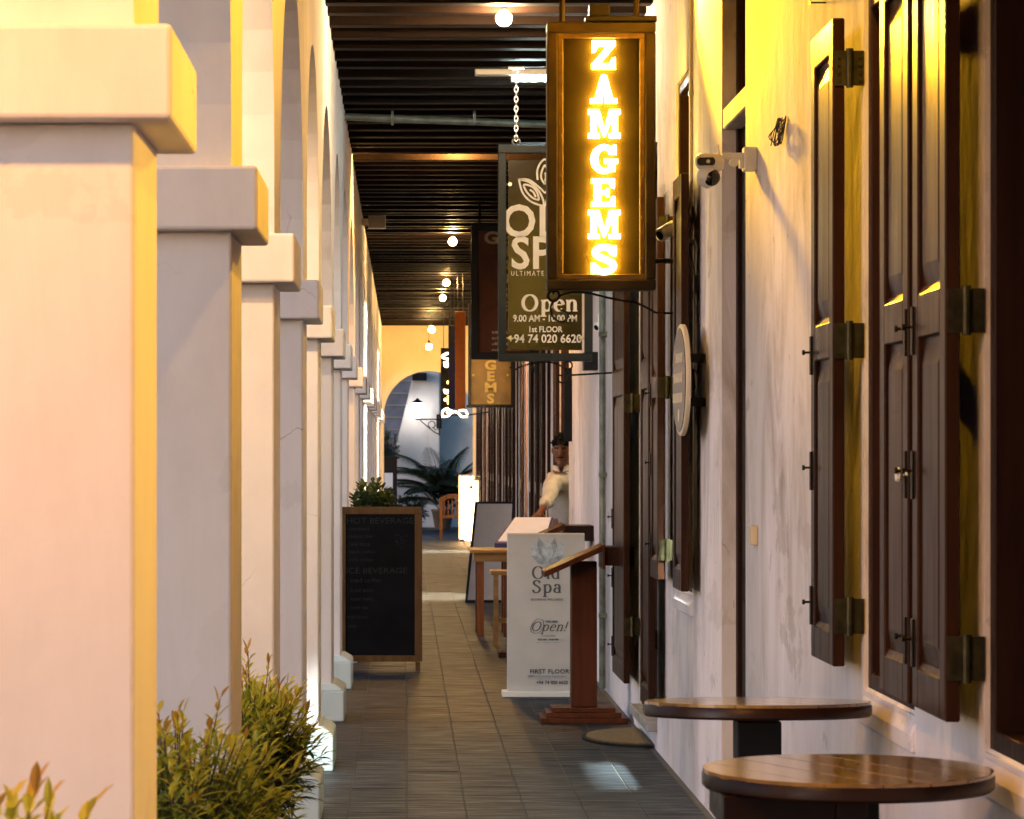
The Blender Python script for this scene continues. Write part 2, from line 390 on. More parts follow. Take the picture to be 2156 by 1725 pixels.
# floor with slate tiles: columns 0.265 m wide, cross rows 0.53 m
fl = MB(); fl.box(-1.0, WALL_X+0.02, BACK_Y, 65.0, -0.05, -0.004)
floor = fl.build('floor', 'grout'); tag(floor, kind='structure')
tw = 0.2655; x_first = 0.01 - 5*tw
cols = [x_first + i*tw for i in range(11)]
cols = [(max(a, -0.98), min(a+tw, WALL_X-0.002)) for a in cols if a < WALL_X-0.03]
tile_mesh = {}
def tile_mesh_for(wd, ln):
    key = (round(wd, 3), round(ln, 3))
    if key not in tile_mesh:
        mb = MB(); gp = 0.0028; gy = 0.0012; c_ = 0.002
        x0, x1, y0, y1 = gp, wd-gp, gy, ln-gy
        mb.v = [(x0,y0,-.03),(x1,y0,-.03),(x1,y1,-.03),(x0,y1,-.03),(x0,y0,-c_),(x1,y0,-c_),(x1,y1,-c_),(x0,y1,-c_),(x0+c_,y0+c_,0),(x1-c_,y0+c_,0),(x1-c_,y1-c_,0),(x0+c_,y1-c_,0)]
        mb.f = [(0,1,5,4),(1,2,6,5),(2,3,7,6),(3,0,4,7),(4,5,9,8),(5,6,10,9),(6,7,11,10),(7,4,8,11),(8,9,10,11)]
        me = mb.mesh('tile'); me.materials.append(MATS['slate']); tile_mesh[key] = me
    return tile_mesh[key]
rest = MB(); count = 0
for ci, (a, b) in enumerate(cols):
    yy = BACK_Y + (0.27 if ci % 2 else 0.0)
    rnd = random.Random(ci)
    while yy < 64.6:
        ln = rnd.choice((0.53, 0.66, 0.80, 0.94))
        z = rnd.uniform(-0.0012, 0.0012)
        if 12.4 < yy < 31 and a > -0.5 and count < 290:
            o = bpy.data.objects.new('tile', tile_mesh_for(b-a, ln)); C.objects.link(o); o.parent = floor
            o.location = (a, yy, z); count += 1
        else:
            rest.box(a+0.0028, b-0.0028, yy+0.0012, yy+ln-0.0012, -0.03, z)
        yy += ln
ro = rest.build('tile', 'slate', floor); ro['kind'] = 'stuff'

# ceiling: boards over cross joists
cb = MB(); cb.box(-1.05, WALL_X+0.36, BACK_Y, END_Y+0.3, CEIL_Z+0.19, CEIL_Z+0.40)
ceiling = cb.build('ceiling', 'ceiling_wood'); tag(ceiling, kind='structure')
jm = MB(); jm.box(-0.52, WALL_X-0.002, -0.062, 0.062, 0.0, 0.188)
j0 = None; yy = BACK_Y + 0.2; jr = random.Random(3); JY = []
while yy < END_Y - 0.15:
    if j0 is None: j0 = jm.build('joist', 'joist_wood', ceiling, bevel=0.006, seg=1); o = j0
    else: o = link_copy(j0, ceiling)
    JY.append(yy); o.location = (0, yy, CEIL_Z + jr.uniform(-0.022, 0.0)); o.rotation_euler.z = jr.uniform(-0.004, 0.004)
    yy += 0.45 + jr.uniform(-0.035, 0.035)

# ================================================================== ARCADE
PY = [-5.2, -2.6, 0.0, 2.6, 5.26, 7.81, 10.17, 12.87, 15.03, 17.8, 20.27, 22.8, 25.7, 28.5]
while PY[-1] + 2.6 < END_Y - 0.8: PY.append(PY[-1] + 2.62)
PD = 0.48
def xin(y):
    T = [(-10, -.48), (5.3, -.482), (7.9, -.457), (10.3, -.448), (15, -.437), (60, -.445)]
    for (a, va), (b, vb) in zip(T, T[1:]):
        if a <= y <= b: return va + (vb-va)*(y-a)/(b-a)
    return -.445
XO = -0.94
arcade = thing('arcade', 'pale plastered arcade of round arches on square piers along the street side', 'arcade')
pier_label = {}
for i, y in enumerate(PY):
    X = xin(y+0.2)
    pm = MB(); pm.box(XO, X, y, y+PD, 0.0, 2.19)
    po = pm.build('pier', 'pier_plaster', arcade, bevel=0.008)
    o_ = 0.072
    cm = MB(); cm.box(XO-o_, X+o_, y-o_, y+PD+o_, 2.19, 2.357); cm.build('capital', 'pier_plaster', po, bevel=0.009)
    bm_ = MB(); t_ = 0.0
    bx0, bx1, by0, by1 = XO-o_, X+o_+0.004, y-o_, y+PD+o_
    bm_.box(bx0, bx1, by0, by1, 0.0, 0.185)
    c_ = 0.055
    bm_.hexa([(bx0,by0,.185),(bx1,by0,.185),(bx1,by1,.185),(bx0,by1,.185),(bx0+c_,by0+c_,.222),(bx1-c_,by0+c_,.222),(bx1-c_,by1-c_,.222),(bx0+c_,by1-c_,.222)])
    bm_.build('base_block', 'base_paint', po, bevel=0.01)
# spandrels and arches
sp = MB(); ZS, ZT, APEX = 2.357, CEIL_Z+0.19, 3.56
segs = 20
def strip(pa, pb):
    """pa, pb: two (y, zlow) columns; build inner face, outer face and soffit"""
    (ya, za), (yb, zb) = pa, pb
    xa, xb = xin(ya), xin(yb)
    sp.quad((xa, ya, za), (xb, yb, zb), (xb, yb, ZT), (xa, ya, ZT))
    sp.quad((XO, yb, zb), (XO, ya, za), (XO, ya, ZT), (XO, yb, ZT))
    sp.quad((xa, ya, za), (XO, ya, za), (XO, yb, zb), (xb, yb, zb))
for i, y in enumerate(PY):
    strip((y, ZS), (y+PD, ZS))
    if i+1 < len(PY): y2 = PY[i+1]
    else: y2 = END_Y
    ya, yb = y+PD, y2; r = (yb-ya)/2; c0 = (ya+yb)/2; rz = min(r, APEX-ZS); zs = APEX - rz
    sp.quad((xin(ya), ya, ZS), (XO, ya, ZS), (XO, ya, zs), (xin(ya), ya, zs))
    sp.quad((xin(yb), yb, zs), (XO, yb, zs), (XO, yb, ZS), (xin(yb), yb, ZS))
    pts = [(c0 - r*math.cos(PI*k/segs), zs + rz*math.sin(PI*k/segs)) for k in range(segs+1)]
    for a, b in zip(pts, pts[1:]): strip(a, b)
so_ = sp.build('arch_wall', 'pier_plaster', arcade)

# ================================================================== SHOP BUILDING (right side)
shop = thing('shop_building', 'long plastered shop front with dark shuttered windows and doors along the walkway', 'building', (0, 0, 0))
OPEN = [(6.10, 6.97, 0.90, 3.46, 'window'), (7.93, 8.80, 0.90, 3.46, 'window'), (11.86, 12.75, 0.0, 3.62, 'plain_door'),
        (14.05, 14.90, 0.93, 3.46, 'lit_window'), (16.0, 17.2, 0.15, 3.30, 'door'), (24.62, 26.1, 0.06, 3.25, 'lit_door')]
yy = 27.7; k = 0
while yy < 55.5:
    OPEN.append((yy, yy+0.95, 0.12, 3.1 + 0.15*(k % 2), 'lit_door' if k in (2, 8) else 'far_door')); yy += 2.6; k += 1
WT = 0.35; W2 = WALL_X + WT
wl = MB(); y_prev = BACK_Y; TOPZ = CEIL_Z + 0.19
for (a, b, z0, z1, kd) in OPEN:
    wl.box(WALL_X, W2, y_prev, a, -0.05, TOPZ)
    if z0 > 0: wl.box(WALL_X, W2, a, b, -0.05, z0)
    wl.box(WALL_X, W2, a, b, z1, TOPZ)
    y_prev = b
wl.box(WALL_X, W2, y_prev, END_Y+0.3, -0.05, TOPZ)
wl.build('wall', 'wall_plaster', shop)

def hinge(parent, ya, z, xa, xb, ys):
    """big strap hinge, plate standing square to the wall at depth ya from leaf (xa) to frame (xb); knuckle between"""
    h = MB(); h.box(xa, xb, ya-0.005*ys, ya+0.001, z-0.052, z+0.052)
    xk = (xa+xb)/2
    h.lathe([(0.011, -0.058), (0.011, 0.058)], (xk, ya-0.008, z), 10)
    for zz in (-0.034, -0.012, 0.012, 0.034):
        for xx in (xa+0.012, xb-0.012): h.lathe([(0.006, -0.0105), (0.004, -0.0035)], (xx, ya, z+zz), 6, 'y')
    return h.build('hinge', 'brass_old', parent)
def leaf(y_hinge, y_free, zb=0.97, zt=2.90, x0=1.273, hinges=True, knobs=True, mid=(1.89, 2.0), detail=True):
    ya, yb = min(y_hinge, y_free), max(y_hinge, y_free)
    st = 0.075; x1 = x0+0.036
    f = MB(); f.box(x0, x1, ya, ya+st, zb, zt).box(x0, x1, yb-st, yb, zb, zt)
    for (a, b) in ((zb, zb+0.10), mid, (zt-0.10, zt)): f.box(x0, x1, ya+st, yb-st, a, b)
    o = f.build('shutter', 'shutter_wood', shop, bevel=0.004, seg=1)
    for (a, b) in ((zb+0.10, mid[0]), (mid[1], zt-0.10)):
        p_ = MB(); p_.box(x0+0.016, x1-0.006, ya+st, yb-st, a, b)
        i_ = 0.045; u = ya+st; v_ = yb-st
        if detail:
            p_.hexa([(x0+0.0158, u+0.012, a+0.02), (x0+0.0158, v_-0.012, a+0.02), (x0+0.0158, v_-0.012, b-0.02), (x0+0.0158, u+0.012, b-0.02),
                     (x0+0.005, u+i_, a+0.07), (x0+0.005, v_-i_, a+0.07), (x0+0.005, v_-i_, b-0.07), (x0+0.005, u+i_, b-0.07)])
            # moulding lips that catch the light at rail edges
            p_.hexa([(x0+0.016, u, a), (x0+0.016, v_, a), (x0+0.016, v_, a+0.016), (x0+0.016, u, a+0.016), (x0+0.003, u, a), (x0+0.003, v_, a), (x0+0.012, v_, a+0.016), (x0+0.012, u, a+0.016)])
        p_.build('panel', 'shutter_wood', o)
    if hinges:
        ys = 1
        far = y_free > y_hinge
        for z in ((1.12, 1.94, 2.75) if zb > 0.5 else (0.6, 1.9, 2.8)):
            if far: hinge(o, y_hinge, z, x0+0.006, WALL_X-0.001, 1)
            else:
                hinge(o, y_hinge+0.004, z, x0+0.006, WALL_X-0.001, 1)
    if knobs:
        yk = y_free; s = 1 if y_free > y_hinge else -1
        for z in (zb+0.16, zb+0.58, zb+0.94):
            kb = MB(); kb.box(x0-0.006, x0+0.004, yk-0.02*s-0.014, yk-0.02*s+0.014, z-0.06, z+0.06)
            kb.tube([(x0-0.004, yk-0.02*s, z+0.01), (x0-0.022, yk-0.02*s, z+0.01)], 0.004, 6).lathe([(0.008, -0.03), (0.008, -0.022)], (x0, yk-0.02*s, z+0.01), 8, 'x'); kb.build('bolt', 'iron', o)
    return o
def opening(a, b, z0, z1, kd):
    nm = 'window_frame' if 'window' in kd else 'door_frame'
    fr = MB(); fw = 0.055; x0, x1 = WALL_X+0.012, WALL_X+0.15
    if kd == 'plain_door': x0, x1 = WALL_X+0.06, WALL_X+0.15
    fr.box(x0, x1, a, a+fw, z0, z1).box(x0, x1, b-fw, b, z0, z1).box(x0, x1, a+fw, b-fw, z1-fw, z1)
    if 'window' in kd: fr.box(x0, x1, a+fw, b-fw, z0, z0+fw).box(x0, x1, a+fw, b-fw, 2.92, 2.97)
    o = fr.build(nm, 'frame_wood', shop, bevel=0.004, seg=1)
    if 'window' in kd:
        s = MB(); s.hexa([(WALL_X-0.012, a-0.01, z0-0.10), (WALL_X+0.10, a-0.01, z0-0.10), (WALL_X+0.10, b+0.01, z0-0.10), (WALL_X-0.012, b+0.01, z0-0.10),
                          (WALL_X-0.014, a-0.008, z0-0.05), (WALL_X+0.012, a-0.008, z0+0.012), (WALL_X+0.012, b+0.008, z0+0.012), (WALL_X-0.014, b+0.008, z0-0.05)])
        s.build('sill', 'wall_plaster', o, bevel=0.006)
    if kd in ('window',):
        pn = MB(); pn.box(x0+0.07, x0+0.076, a+fw, b-fw, z0+fw, 2.92); pn.build('pane', 'glass_dark', o)
        pn = MB(); pn.box(x0+0.07, x0+0.076, a+fw, b-fw, 2.97, z1-fw); pn.build('pane', 'glass_dark', o)
        mu = MB(); mu.box(x0+0.06, x0+0.066, (a+b)/2-0.02, (a+b)/2+0.02, z0+fw, 2.92); mu.build('mullion', 'frame_wood', o)
    if kd == 'lit_window':
        bl_ = MB(); bl_.box(x0+0.09, x0+0.10, a+fw, b-fw, 1.72, z1-fw); bl_.build('light_blocker', 'door_dark', o)  # added dark sheet, keeps the room light low and off the piers
        mu = MB(); mu.box(x0+0.05, x0+0.08, (a+b)/2-0.015, (a+b)/2+0.015, 2.97, z1-fw); mu.build('mullion', 'frame_wood', o)
    if kd == 'plain_door':
        dm = MB(); dm.box(x0+0.02, x0+0.06, a+fw, b-fw, z0, 3.0)
        d = dm.build('door_leaf', 'door_dark', shop)
        for k2 in range(3):
            q = MB(); q.box(x0+0.012, x0+0.02, a+fw+0.1, b-fw-0.1, 0.2+0.92*k2, 0.98+0.92*k2); q.build('panel', 'door_dark', d, bevel=0.006, seg=1)
        tm = MB(); tm.box(WALL_X+0.004, x1, a+0.001, b-0.001, 3.0, 3.09); tm.build('transom', 'wall_plaster', o, bevel=0.006, seg=1)
        q = MB(); q.box(x0+0.04, x0+0.05, a+fw, b-fw, 3.09, z1-fw); q.build('pane', 'glass_dark', o)
    if kd in ('door', 'far_door'):
        dm = MB(); xs = x0+0.07
        dm.box(xs, xs+0.04, a+fw, (a+b)/2-0.003, z0+0.01, 2.75).box(xs, xs+0.04, (a+b)/2+0.003, b-fw, z0+0.01, 2.75).box(xs-0.02, xs+0.06, a+fw, b-fw, 2.75, 2.83)
        d = dm.build('door_leaf', 'frame_wood', shop, bevel=0.004, seg=1)
        for (u, v_) in ((a+fw+0.08, (a+b)/2-0.08), ((a+b)/2+0.08, b-fw-0.08)):
            if v_-u > 0.05:
                q = MB(); q.box(xs-0.004, xs+0.002, u, v_, 1.0, 2.65); q.build('pane', 'glass_dark', d)
                q = MB(); q.box(xs-0.006, xs+0.002, u, v_, z0+0.12, 0.9); q.build('panel', 'frame_wood', d)
        q = MB(); q.box(xs, xs+0.006, a+fw, b-fw, 2.83, z1-fw); q.build('pane', 'glass_dark', o)
    if z0 > 0 and 'door' in kd:
        s = MB(); s.box(WALL_X-0.06, WALL_X+0.34, a+0.002, b-0.002, z0-0.05 if z0 > 0.1 else 0.0, z0+0.006)
        s.build('threshold', 'white_stone' if kd != 'door' else 'cement_pot', o, bevel=0.008)
for args in OPEN: opening(*args)
# folded-back leaves
leaf(6.97, 7.42); leaf(7.93, 7.49); leaf(8.80, 9.27)
leaf(14.05, 13.62, knobs=False); leaf(14.90, 15.33)
leaf(17.2, 18.15, zb=0.27, zt=3.05, mid=(1.95, 2.10))
leaf(16.0, 15.46, zb=0.27, zt=3.05, mid=(1.95, 2.10), knobs=False)
for (a, b, z0, z1, kd) in OPEN[5:]:
    xx = 1.328
    if a > 25.0 and int(a*10) % 3 == 0: leaf(a, a-0.40, zb=0.2, zt=2.95, x0=xx, hinges=False, knobs=False, mid=(1.2, 1.32), detail=False)
    leaf(b, b+0.40, zb=0.2, zt=2.95, x0=xx, hinges=False, knobs=False, mid=(1.2, 1.32), detail=False)
# hook that ties the two nearest leaves together
hk = MB(); hk.tube([(1.262, 7.475, 1.55), (1.262, 7.45, 1.555), (1.262, 7.435, 1.55)], 0.003, 6).lathe([(0.017, -0.012), (0.02, -0.004), (0.012, 0.0)], (1.262, 7.53, 1.55), 10, 'x')
hk.build('hook', 'white_plastic', shop)
# loose rooms behind the lit openings
def room(y0, y1, z_floor, mat, lamp_y, lamp_x, lamp_z, label, lm, half=0.35, rad=0.014):
    x0, x1, zt = W2+0.001, W2+2.6, 3.75
    r = MB()
    r.quad((x0, y0, z_floor), (x1, y0, z_floor), (x1, y1, z_floor), (x0, y1, z_floor)); r.quad((x0, y0, zt), (x0, y1, zt), (x1, y1, zt), (x1, y0, zt))
    r.quad((x1, y0, z_floor), (x1, y0, zt), (x1, y1, zt), (x1, y1, z_floor)); r.quad((x0, y0, z_floor), (x0, y0, zt), (x1, y0, zt), (x1, y0, z_floor))
    r.quad((x0, y1, z_floor), (x1, y1, z_floor), (x1, y1, zt), (x0, y1, zt))
    r.build('room_shell', mat, shop)
    t = thing('tube_lamp', label, 'lamp', (lamp_x, lamp_y, lamp_z))
    q = MB(); q.box(-0.03, 0.03, -half-0.03, half+0.03, rad+0.004, rad+0.03); q.build('housing', 'white_plastic', t)
    q = MB(); q.lathe([(rad, -half), (rad, half)], (0, 0, 0), 10, 'y'); q.build('tube', lm, t)
    q = MB(); q.tube([(0, -half*0.6, 0.05), (0, -half*0.6, zt-lamp_z)], 0.004, 5).tube([(0, half*0.6, 0.05), (0, half*0.6, zt-lamp_z)], 0.004, 5); q.build('rod', 'steel', t)
emit('room_cool', (0.86, 1.0, 0.92), 2900)
emit('room_warm', (1.0, 0.80, 0.50), 10000)
room(13.0, 15.7, -0.02, 'room_paint', 13.9, W2+0.25, 3.3, 'cool white tube inside the shop beyond the window with the round sign', 'room_cool', 0.28, 0.05)
room(24.0, 26.6, 0.05, 'room_paint', 25.6, W2+0.9, 3.2, 'tube lamp in the shop doorway behind the man in the white shirt', 'room_soft', 0.12)
room(32.7, 34.1, 0.1, 'room_paint', 33.3, W2+0.6, 2.9, 'tube lamp in the shop whose light stripes the floor past the chalkboard', 'room_warm', 0.25)
room(48.3, 49.7, 0.1, 'room_paint', 48.9, W2+0.6, 2.9, 'tube lamp in the far shop near the glowing light box', 'room_warm', 0.25)

# end wall with round arch
ew = MB(); ecx, er, ezs = 0.458, 0.86, 2.355
x0, x1 = -1.05, WALL_X+0.4; ya, yb = END_Y, END_Y+0.3
def ecol(xa, za, xb, zb):
    for y_ in (ya, yb): ew.quad((xa, y_, za), (xb, y_, zb), (xb, y_, TOPZ), (xa, y_, TOPZ))
    ew.quad((xa, ya, za), (xa, yb, za), (xb, yb, zb), (xb, ya, zb))
pts = [(ecx - er*math.cos(PI*k/28), ezs + er*math.sin(PI*k/28)) for k in range(29)]
for a, b in zip(pts, pts[1:]): ecol(a[0], a[1], b[0], b[1])
ew.box(x0, ecx-er, ya, yb, -0.05, TOPZ); ew.box(ecx+er, x1, ya, yb, -0.05, TOPZ)
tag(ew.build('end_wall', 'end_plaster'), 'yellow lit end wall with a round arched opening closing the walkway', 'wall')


# ================================================================== BEYOND THE END ARCH
by = 67.0
bw = MB(); bx = lambda x: PX(x, by); bz = lambda y: PZ(y, by)
bw.poly_y([(bx(872), bz(780)), (bx(832), bz(945)), (bx(834), -0.05), (bx(926), -0.05), (bx(926), 6.0), (bx(880), 6.0)], by, by+2.5)
buttress = wthing('white_building', 'whitewashed building with a sloping buttress seen through the end arch', 'building', (bx(880), by, 0))
bw.build('buttress', 'white_stone', buttress, bevel=0.03)
q = MB(); q.box(bx(926), 6.0, by+0.5, by+3, -0.05, 6.5); q.build('wall', 'white_stone', buttress)
q = MB(); q.box(bx(868), bx(898), by-0.35, by+0.4, bz(802), bz(786)); q.build('roof_beam', 'black_paint', buttress)
sid = wthing('siding_wall', 'grey blue wall of wide horizontal boards left of the buttress', 'wall', (-1.6, by+1.2, 0))
zz = -0.05; k = 0
while zz < 6.2:
    q = MB(); q.hexa([(-6, by+1.10, zz), (bx(905), by+1.10, zz), (bx(905), by+1.3, zz), (-6, by+1.3, zz), (-6, by+1.16, zz+0.268), (bx(905), by+1.16, zz+0.268), (bx(905), by+1.3, zz+0.268), (-6, by+1.3, zz+0.268)])
    q.build('board', 'grey_siding', sid); zz += 0.28
# wall lantern
LY = by-0.55
lam = wthing('wall_lantern', 'lit white lantern on a scrolled black bracket fixed to the buttress', 'lamp', (PX(880, LY), LY, PZ(885, LY)))
lx, lz = PX(879, LY), PZ(862, LY)
q = MB(); q.lathe([(0.06, -0.19), (0.10, -0.12), (0.135, 0.10), (0.13, 0.13)], (lx, LY, lz), 12); q.build('glass', 'lantern_glow', lam, smooth=True)
q = MB(); q.lathe([(0.15, 0.131), (0.13, 0.16), (0.05, 0.21), (0.015, 0.25)], (lx, LY, lz), 12).lathe([(0.03, -0.24), (0.06, -0.191)], (lx, LY, lz), 10); q.build('cap', 'iron', lam)
q = MB(); xr = PX(925, LY); az = lz-0.225
q.tube([(lx-0.02, LY, az), (xr, LY, az)], 0.018, 6).tube([(xr, LY, az+0.08), (xr, LY, az-0.36)], 0.018, 6).tube([(xr, LY, az-0.05), (xr, LY+0.56, az-0.05)], 0.018, 6)
q.tube([(x_, LY, z_) for x_, z_ in spline([(lx+0.06, az-0.02), (lx+0.2, az-0.14), (xr-0.12, az-0.28), (xr, az-0.34)])], 0.014, 6)
q.tube([(x_, LY, z_) for x_, z_ in arc(xr-0.17, az-0.12, 0.075, 0.075, -90, 250, 16)], 0.012, 6); q.tube([(x_, LY, z_) for x_, z_ in arc(xr-0.07, az-0.19, 0.05, 0.05, 0, 350, 14)], 0.01, 6)
q.build('bracket', 'iron', lam)
q = MB(); q.box(xr-0.06, xr+0.06, LY+0.545, LY+0.5649, az-0.2, az+0.12); q.build('wall_plate', 'iron', lam)
# dark kiosk with a notice
ky = 61.5
kio = wthing('notice_kiosk', 'narrow black stand with a pale notice beside the end arch', 'stand', (PX(820, ky), ky, 0))
q = MB(); q.box(PX(790, ky), PX(836, ky), ky, ky+0.35, -0.06, PZ(966, ky)); q.box(PX(786, ky), PX(840, ky), ky-0.05, ky+0.4, PZ(966, ky), PZ(961, ky)); q.build('body', 'black_paint', kio)
q = MB(); q.box(PX(809, ky), PX(827, ky), ky-0.012, ky-0.002, PZ(1028, ky), PZ(996, ky)); q.build('notice', 'paper_white', kio)

# ------------------------------------------------------------------ plants
def leaf_blade(mb, base, d, up, L, W, tint, droop=0.3):
    d = d.normalized(); s_ = d.cross(up)
    if s_.length < 1e-4: s_ = Vector((1, 0, 0))
    s_.normalize(); n_ = s_.cross(d).normalized()
    b = len(mb.v)
    m1 = base + d*L*0.38 - Vector((0, 0, droop*L*0.08)); m2 = base + d*L*0.72 - Vector((0, 0, droop*L*0.28)); tip = base + d*L - Vector((0, 0, droop*L*0.6))
    mb.v += [tuple(base), tuple(m1+s_*W/2+n_*W*0.14), tuple(m1-n_*W*0.06), tuple(m1-s_*W/2+n_*W*0.14), tuple(m2+s_*W*0.34+n_*W*0.1), tuple(m2-n_*W*0.05), tuple(m2-s_*W*0.34+n_*W*0.1), tuple(tip)]
    mb.f += [(b, b+1, b+2), (b, b+2, b+3), (b+1, b+4, b+5, b+2), (b+2, b+5, b+6, b+3), (b+4, b+7, b+5), (b+5, b+7, b+6)]
    mb.t += [tint]*6
def shrub(name, label, center, rad, nst, leafmat_, L=(0.05, 0.085), W=0.012, pot='cement_pot', pot_h=0.42, seed=1, per=9, group=None, bright=1.0):
    rn = random.Random(seed); cx, cy_, cz = center; rx, ry, rz = rad
    t = wthing(name, label, 'shrub', (cx, cy_, 0), group)
    fo = MB(); st = MB()
    root = Vector((cx, cy_, pot_h-0.02))
    for i in range(nst):
        u = rn.uniform(-1, 1); ph = rn.uniform(0, 2*PI); rr = rn.random()**0.33
        q = math.sqrt(max(0, 1-u*u))
        tip = Vector((cx+rx*rr*q*math.cos(ph), cy_+ry*rr*q*math.sin(ph), cz+rz*rr*u))
        tip += Vector((rn.gauss(0, 0.02), rn.gauss(0, 0.02), rn.gauss(0, 0.03)))
        out = (tip-Vector((cx, cy_, cz-rz*0.6))).normalized()
        base = tip - out*rn.uniform(0.08, 0.16)
        if i % 6 == 0: st.tube([root+Vector((rn.uniform(-.05, .05), rn.uniform(-.05, .05), 0)), (root+base)/2+Vector((rn.uniform(-.03, .03), rn.uniform(-.03, .03), 0.02)), base, tip], [0.007, 0.005, 0.003, 0.0015], 5)
        else: st.tube([base-out*0.05, base, tip], [0.003, 0.0022, 0.0012], 4)
        hgt = (tip.z-(cz-rz))/(2*rz); shell = rr
        for k_ in range(per):
            f_ = k_/(per-1); pos = base.lerp(tip, f_)
            az = k_*2.4+rn.uniform(-.4, .4); side = Vector((math.cos(az), math.sin(az), rn.uniform(-0.35, 0.4)))
            d = (side*(1.15-0.75*f_) + out*(0.35+0.8*f_)); 
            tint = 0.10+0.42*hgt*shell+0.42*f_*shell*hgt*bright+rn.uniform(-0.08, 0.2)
            if f_ > 0.85 and rn.random() < 0.10: tint += 0.3
            leaf_blade(fo, pos, d, Vector((0, 0, 1)), rn.uniform(*L)*(1.1-0.35*f_), W*rn.uniform(0.8, 1.3), max(0, min(1, tint)), rn.uniform(0.1, 0.7))
    fo_ = fo.build('foliage', leafmat_, t); fo_['kind'] = 'stuff'
    st.build('stems', 'bark', t)
    pm_ = MB(); r0 = min(rx, ry)*0.62
    pm_.lathe([(r0*0.72, 0.0), (r0*0.95, pot_h*0.8), (r0*1.08, pot_h*0.82), (r0*1.08, pot_h), (r0*0.94, pot_h), (r0*0.9, pot_h-0.05)], (cx, cy_, -0.004 if cx > -0.98 else -0.06), 20)
    pm_.build('pot', pot, t, smooth=True)
    return t
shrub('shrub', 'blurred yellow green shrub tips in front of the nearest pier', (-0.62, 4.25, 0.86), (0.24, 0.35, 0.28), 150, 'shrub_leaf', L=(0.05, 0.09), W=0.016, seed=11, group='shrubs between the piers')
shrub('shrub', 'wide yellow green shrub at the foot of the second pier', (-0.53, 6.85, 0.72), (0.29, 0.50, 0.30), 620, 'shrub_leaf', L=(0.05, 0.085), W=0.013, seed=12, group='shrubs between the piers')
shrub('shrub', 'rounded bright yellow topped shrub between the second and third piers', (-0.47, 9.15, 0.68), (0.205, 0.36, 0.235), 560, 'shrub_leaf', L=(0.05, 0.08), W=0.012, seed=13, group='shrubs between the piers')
shrub('shrub', 'dark green glossy shrub just above the top of the chalkboard', (-0.28, 24.4, 1.17), (0.20, 0.24, 0.20), 150, 'dark_leaf', L=(0.07, 0.11), W=0.034, seed=14, pot_h=0.85, pot='terracotta', per=8)

def palm(label, base, n, L, seed, lmat='palm_leaf', cat='palm'):
    rn = random.Random(seed); t = wthing('palm_plant', label, cat, base)
    fo = MB(); st = MB(); B = Vector(base)
    for i in range(n):
        az = 2*PI*i/n + rn.uniform(-.3, .3); el = rn.uniform(0.6, 1.5); l = L*rn.uniform(0.7, 1.1)
        d = Vector((math.cos(az)*math.cos(el), math.sin(az)*math.cos(el), math.sin(el)))
        pts = [B + Vector((math.cos(az)*0.05, math.sin(az)*0.05, rn.uniform(0.3, 0.8)))]
        for k_ in range(14):
            pts.append(pts[-1] + d*(l/14)); d = (d + Vector((math.cos(az)*0.03, math.sin(az)*0.03, -0.08))).normalized()
        st.tube([B+Vector((0, 0, 0.3))]+pts, 0.008, 4)
        for k_, p_ in enumerate(pts[2:]):
            f_ = k_/12; sd_ = Vector((-math.sin(az), math.cos(az), 0)); dd = (pts[min(k_+3, 14)]-p_)
            dd = dd.normalized() if dd.length > 1e-6 else d
            for s_ in (-1, 1):
                for h_ in (0, 0.33, 0.66):
                    leaf_blade(fo, p_+dd*h_*l/14, (sd_*s_*0.8 + dd*0.6 + Vector((0, 0, 0.15))), Vector((0, 0, 1)), l*0.30*math.sin(PI*(0.25+0.7*f_))+0.06, 0.045, rn.uniform(0.1, 0.9), 0.7)
    fo_ = fo.build('fronds', lmat, t); fo_['kind'] = 'stuff'; st.build('stalks', 'bark', t)
    pm_ = MB(); pm_.lathe([(0.16, 0), (0.23, 0.38), (0.25, 0.4), (0.25, 0.44), (0.2, 0.44)], base, 16); pm_.build('pot', 'bark', t, smooth=True)
palm('large dark feathery palm in front of the buttress beyond the end arch', (PX(932, 63.5), 63.5, -0.01), 34, 1.45, 21)
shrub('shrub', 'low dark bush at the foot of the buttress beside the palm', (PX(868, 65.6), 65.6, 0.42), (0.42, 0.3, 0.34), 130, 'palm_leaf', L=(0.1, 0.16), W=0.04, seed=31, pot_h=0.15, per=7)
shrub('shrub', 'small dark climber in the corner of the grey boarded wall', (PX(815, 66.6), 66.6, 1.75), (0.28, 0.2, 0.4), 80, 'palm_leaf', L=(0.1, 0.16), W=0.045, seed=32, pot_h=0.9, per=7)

# ================================================================== SIGNS
# --- glowing letter sign, slab-serif capitals
ZY = 14.2; zs_ = F/ZY
def sx_(x): return PX(x, ZY)
def sz_(y): return PZ(y, ZY)
L0, L1, B0, T0 = sx_(1152), sx_(1381), sz_(611), sz_(46)
zam = wthing('letter_sign', 'hanging brown box sign with glowing yellow capitals reading ZAMGEMS', 'sign', ((L0+L1)/2, ZY, B0))
TH = 0.13; fwid = 0.052
q = MB(); q.box(L0, L1, ZY, ZY+TH, T0-fwid, T0).box(L0, L1, ZY, ZY+TH, B0, B0+fwid).box(L0, L0+fwid, ZY, ZY+TH, B0+fwid, T0-fwid).box(L1-fwid, L1, ZY, ZY+TH, B0+fwid, T0-fwid)
q.build('frame', 'sign_wood', zam, bevel=0.008)
q = MB(); a, b, c_, d_ = L0+fwid, L1-fwid, B0+fwid, T0-fwid; tr = 0.026
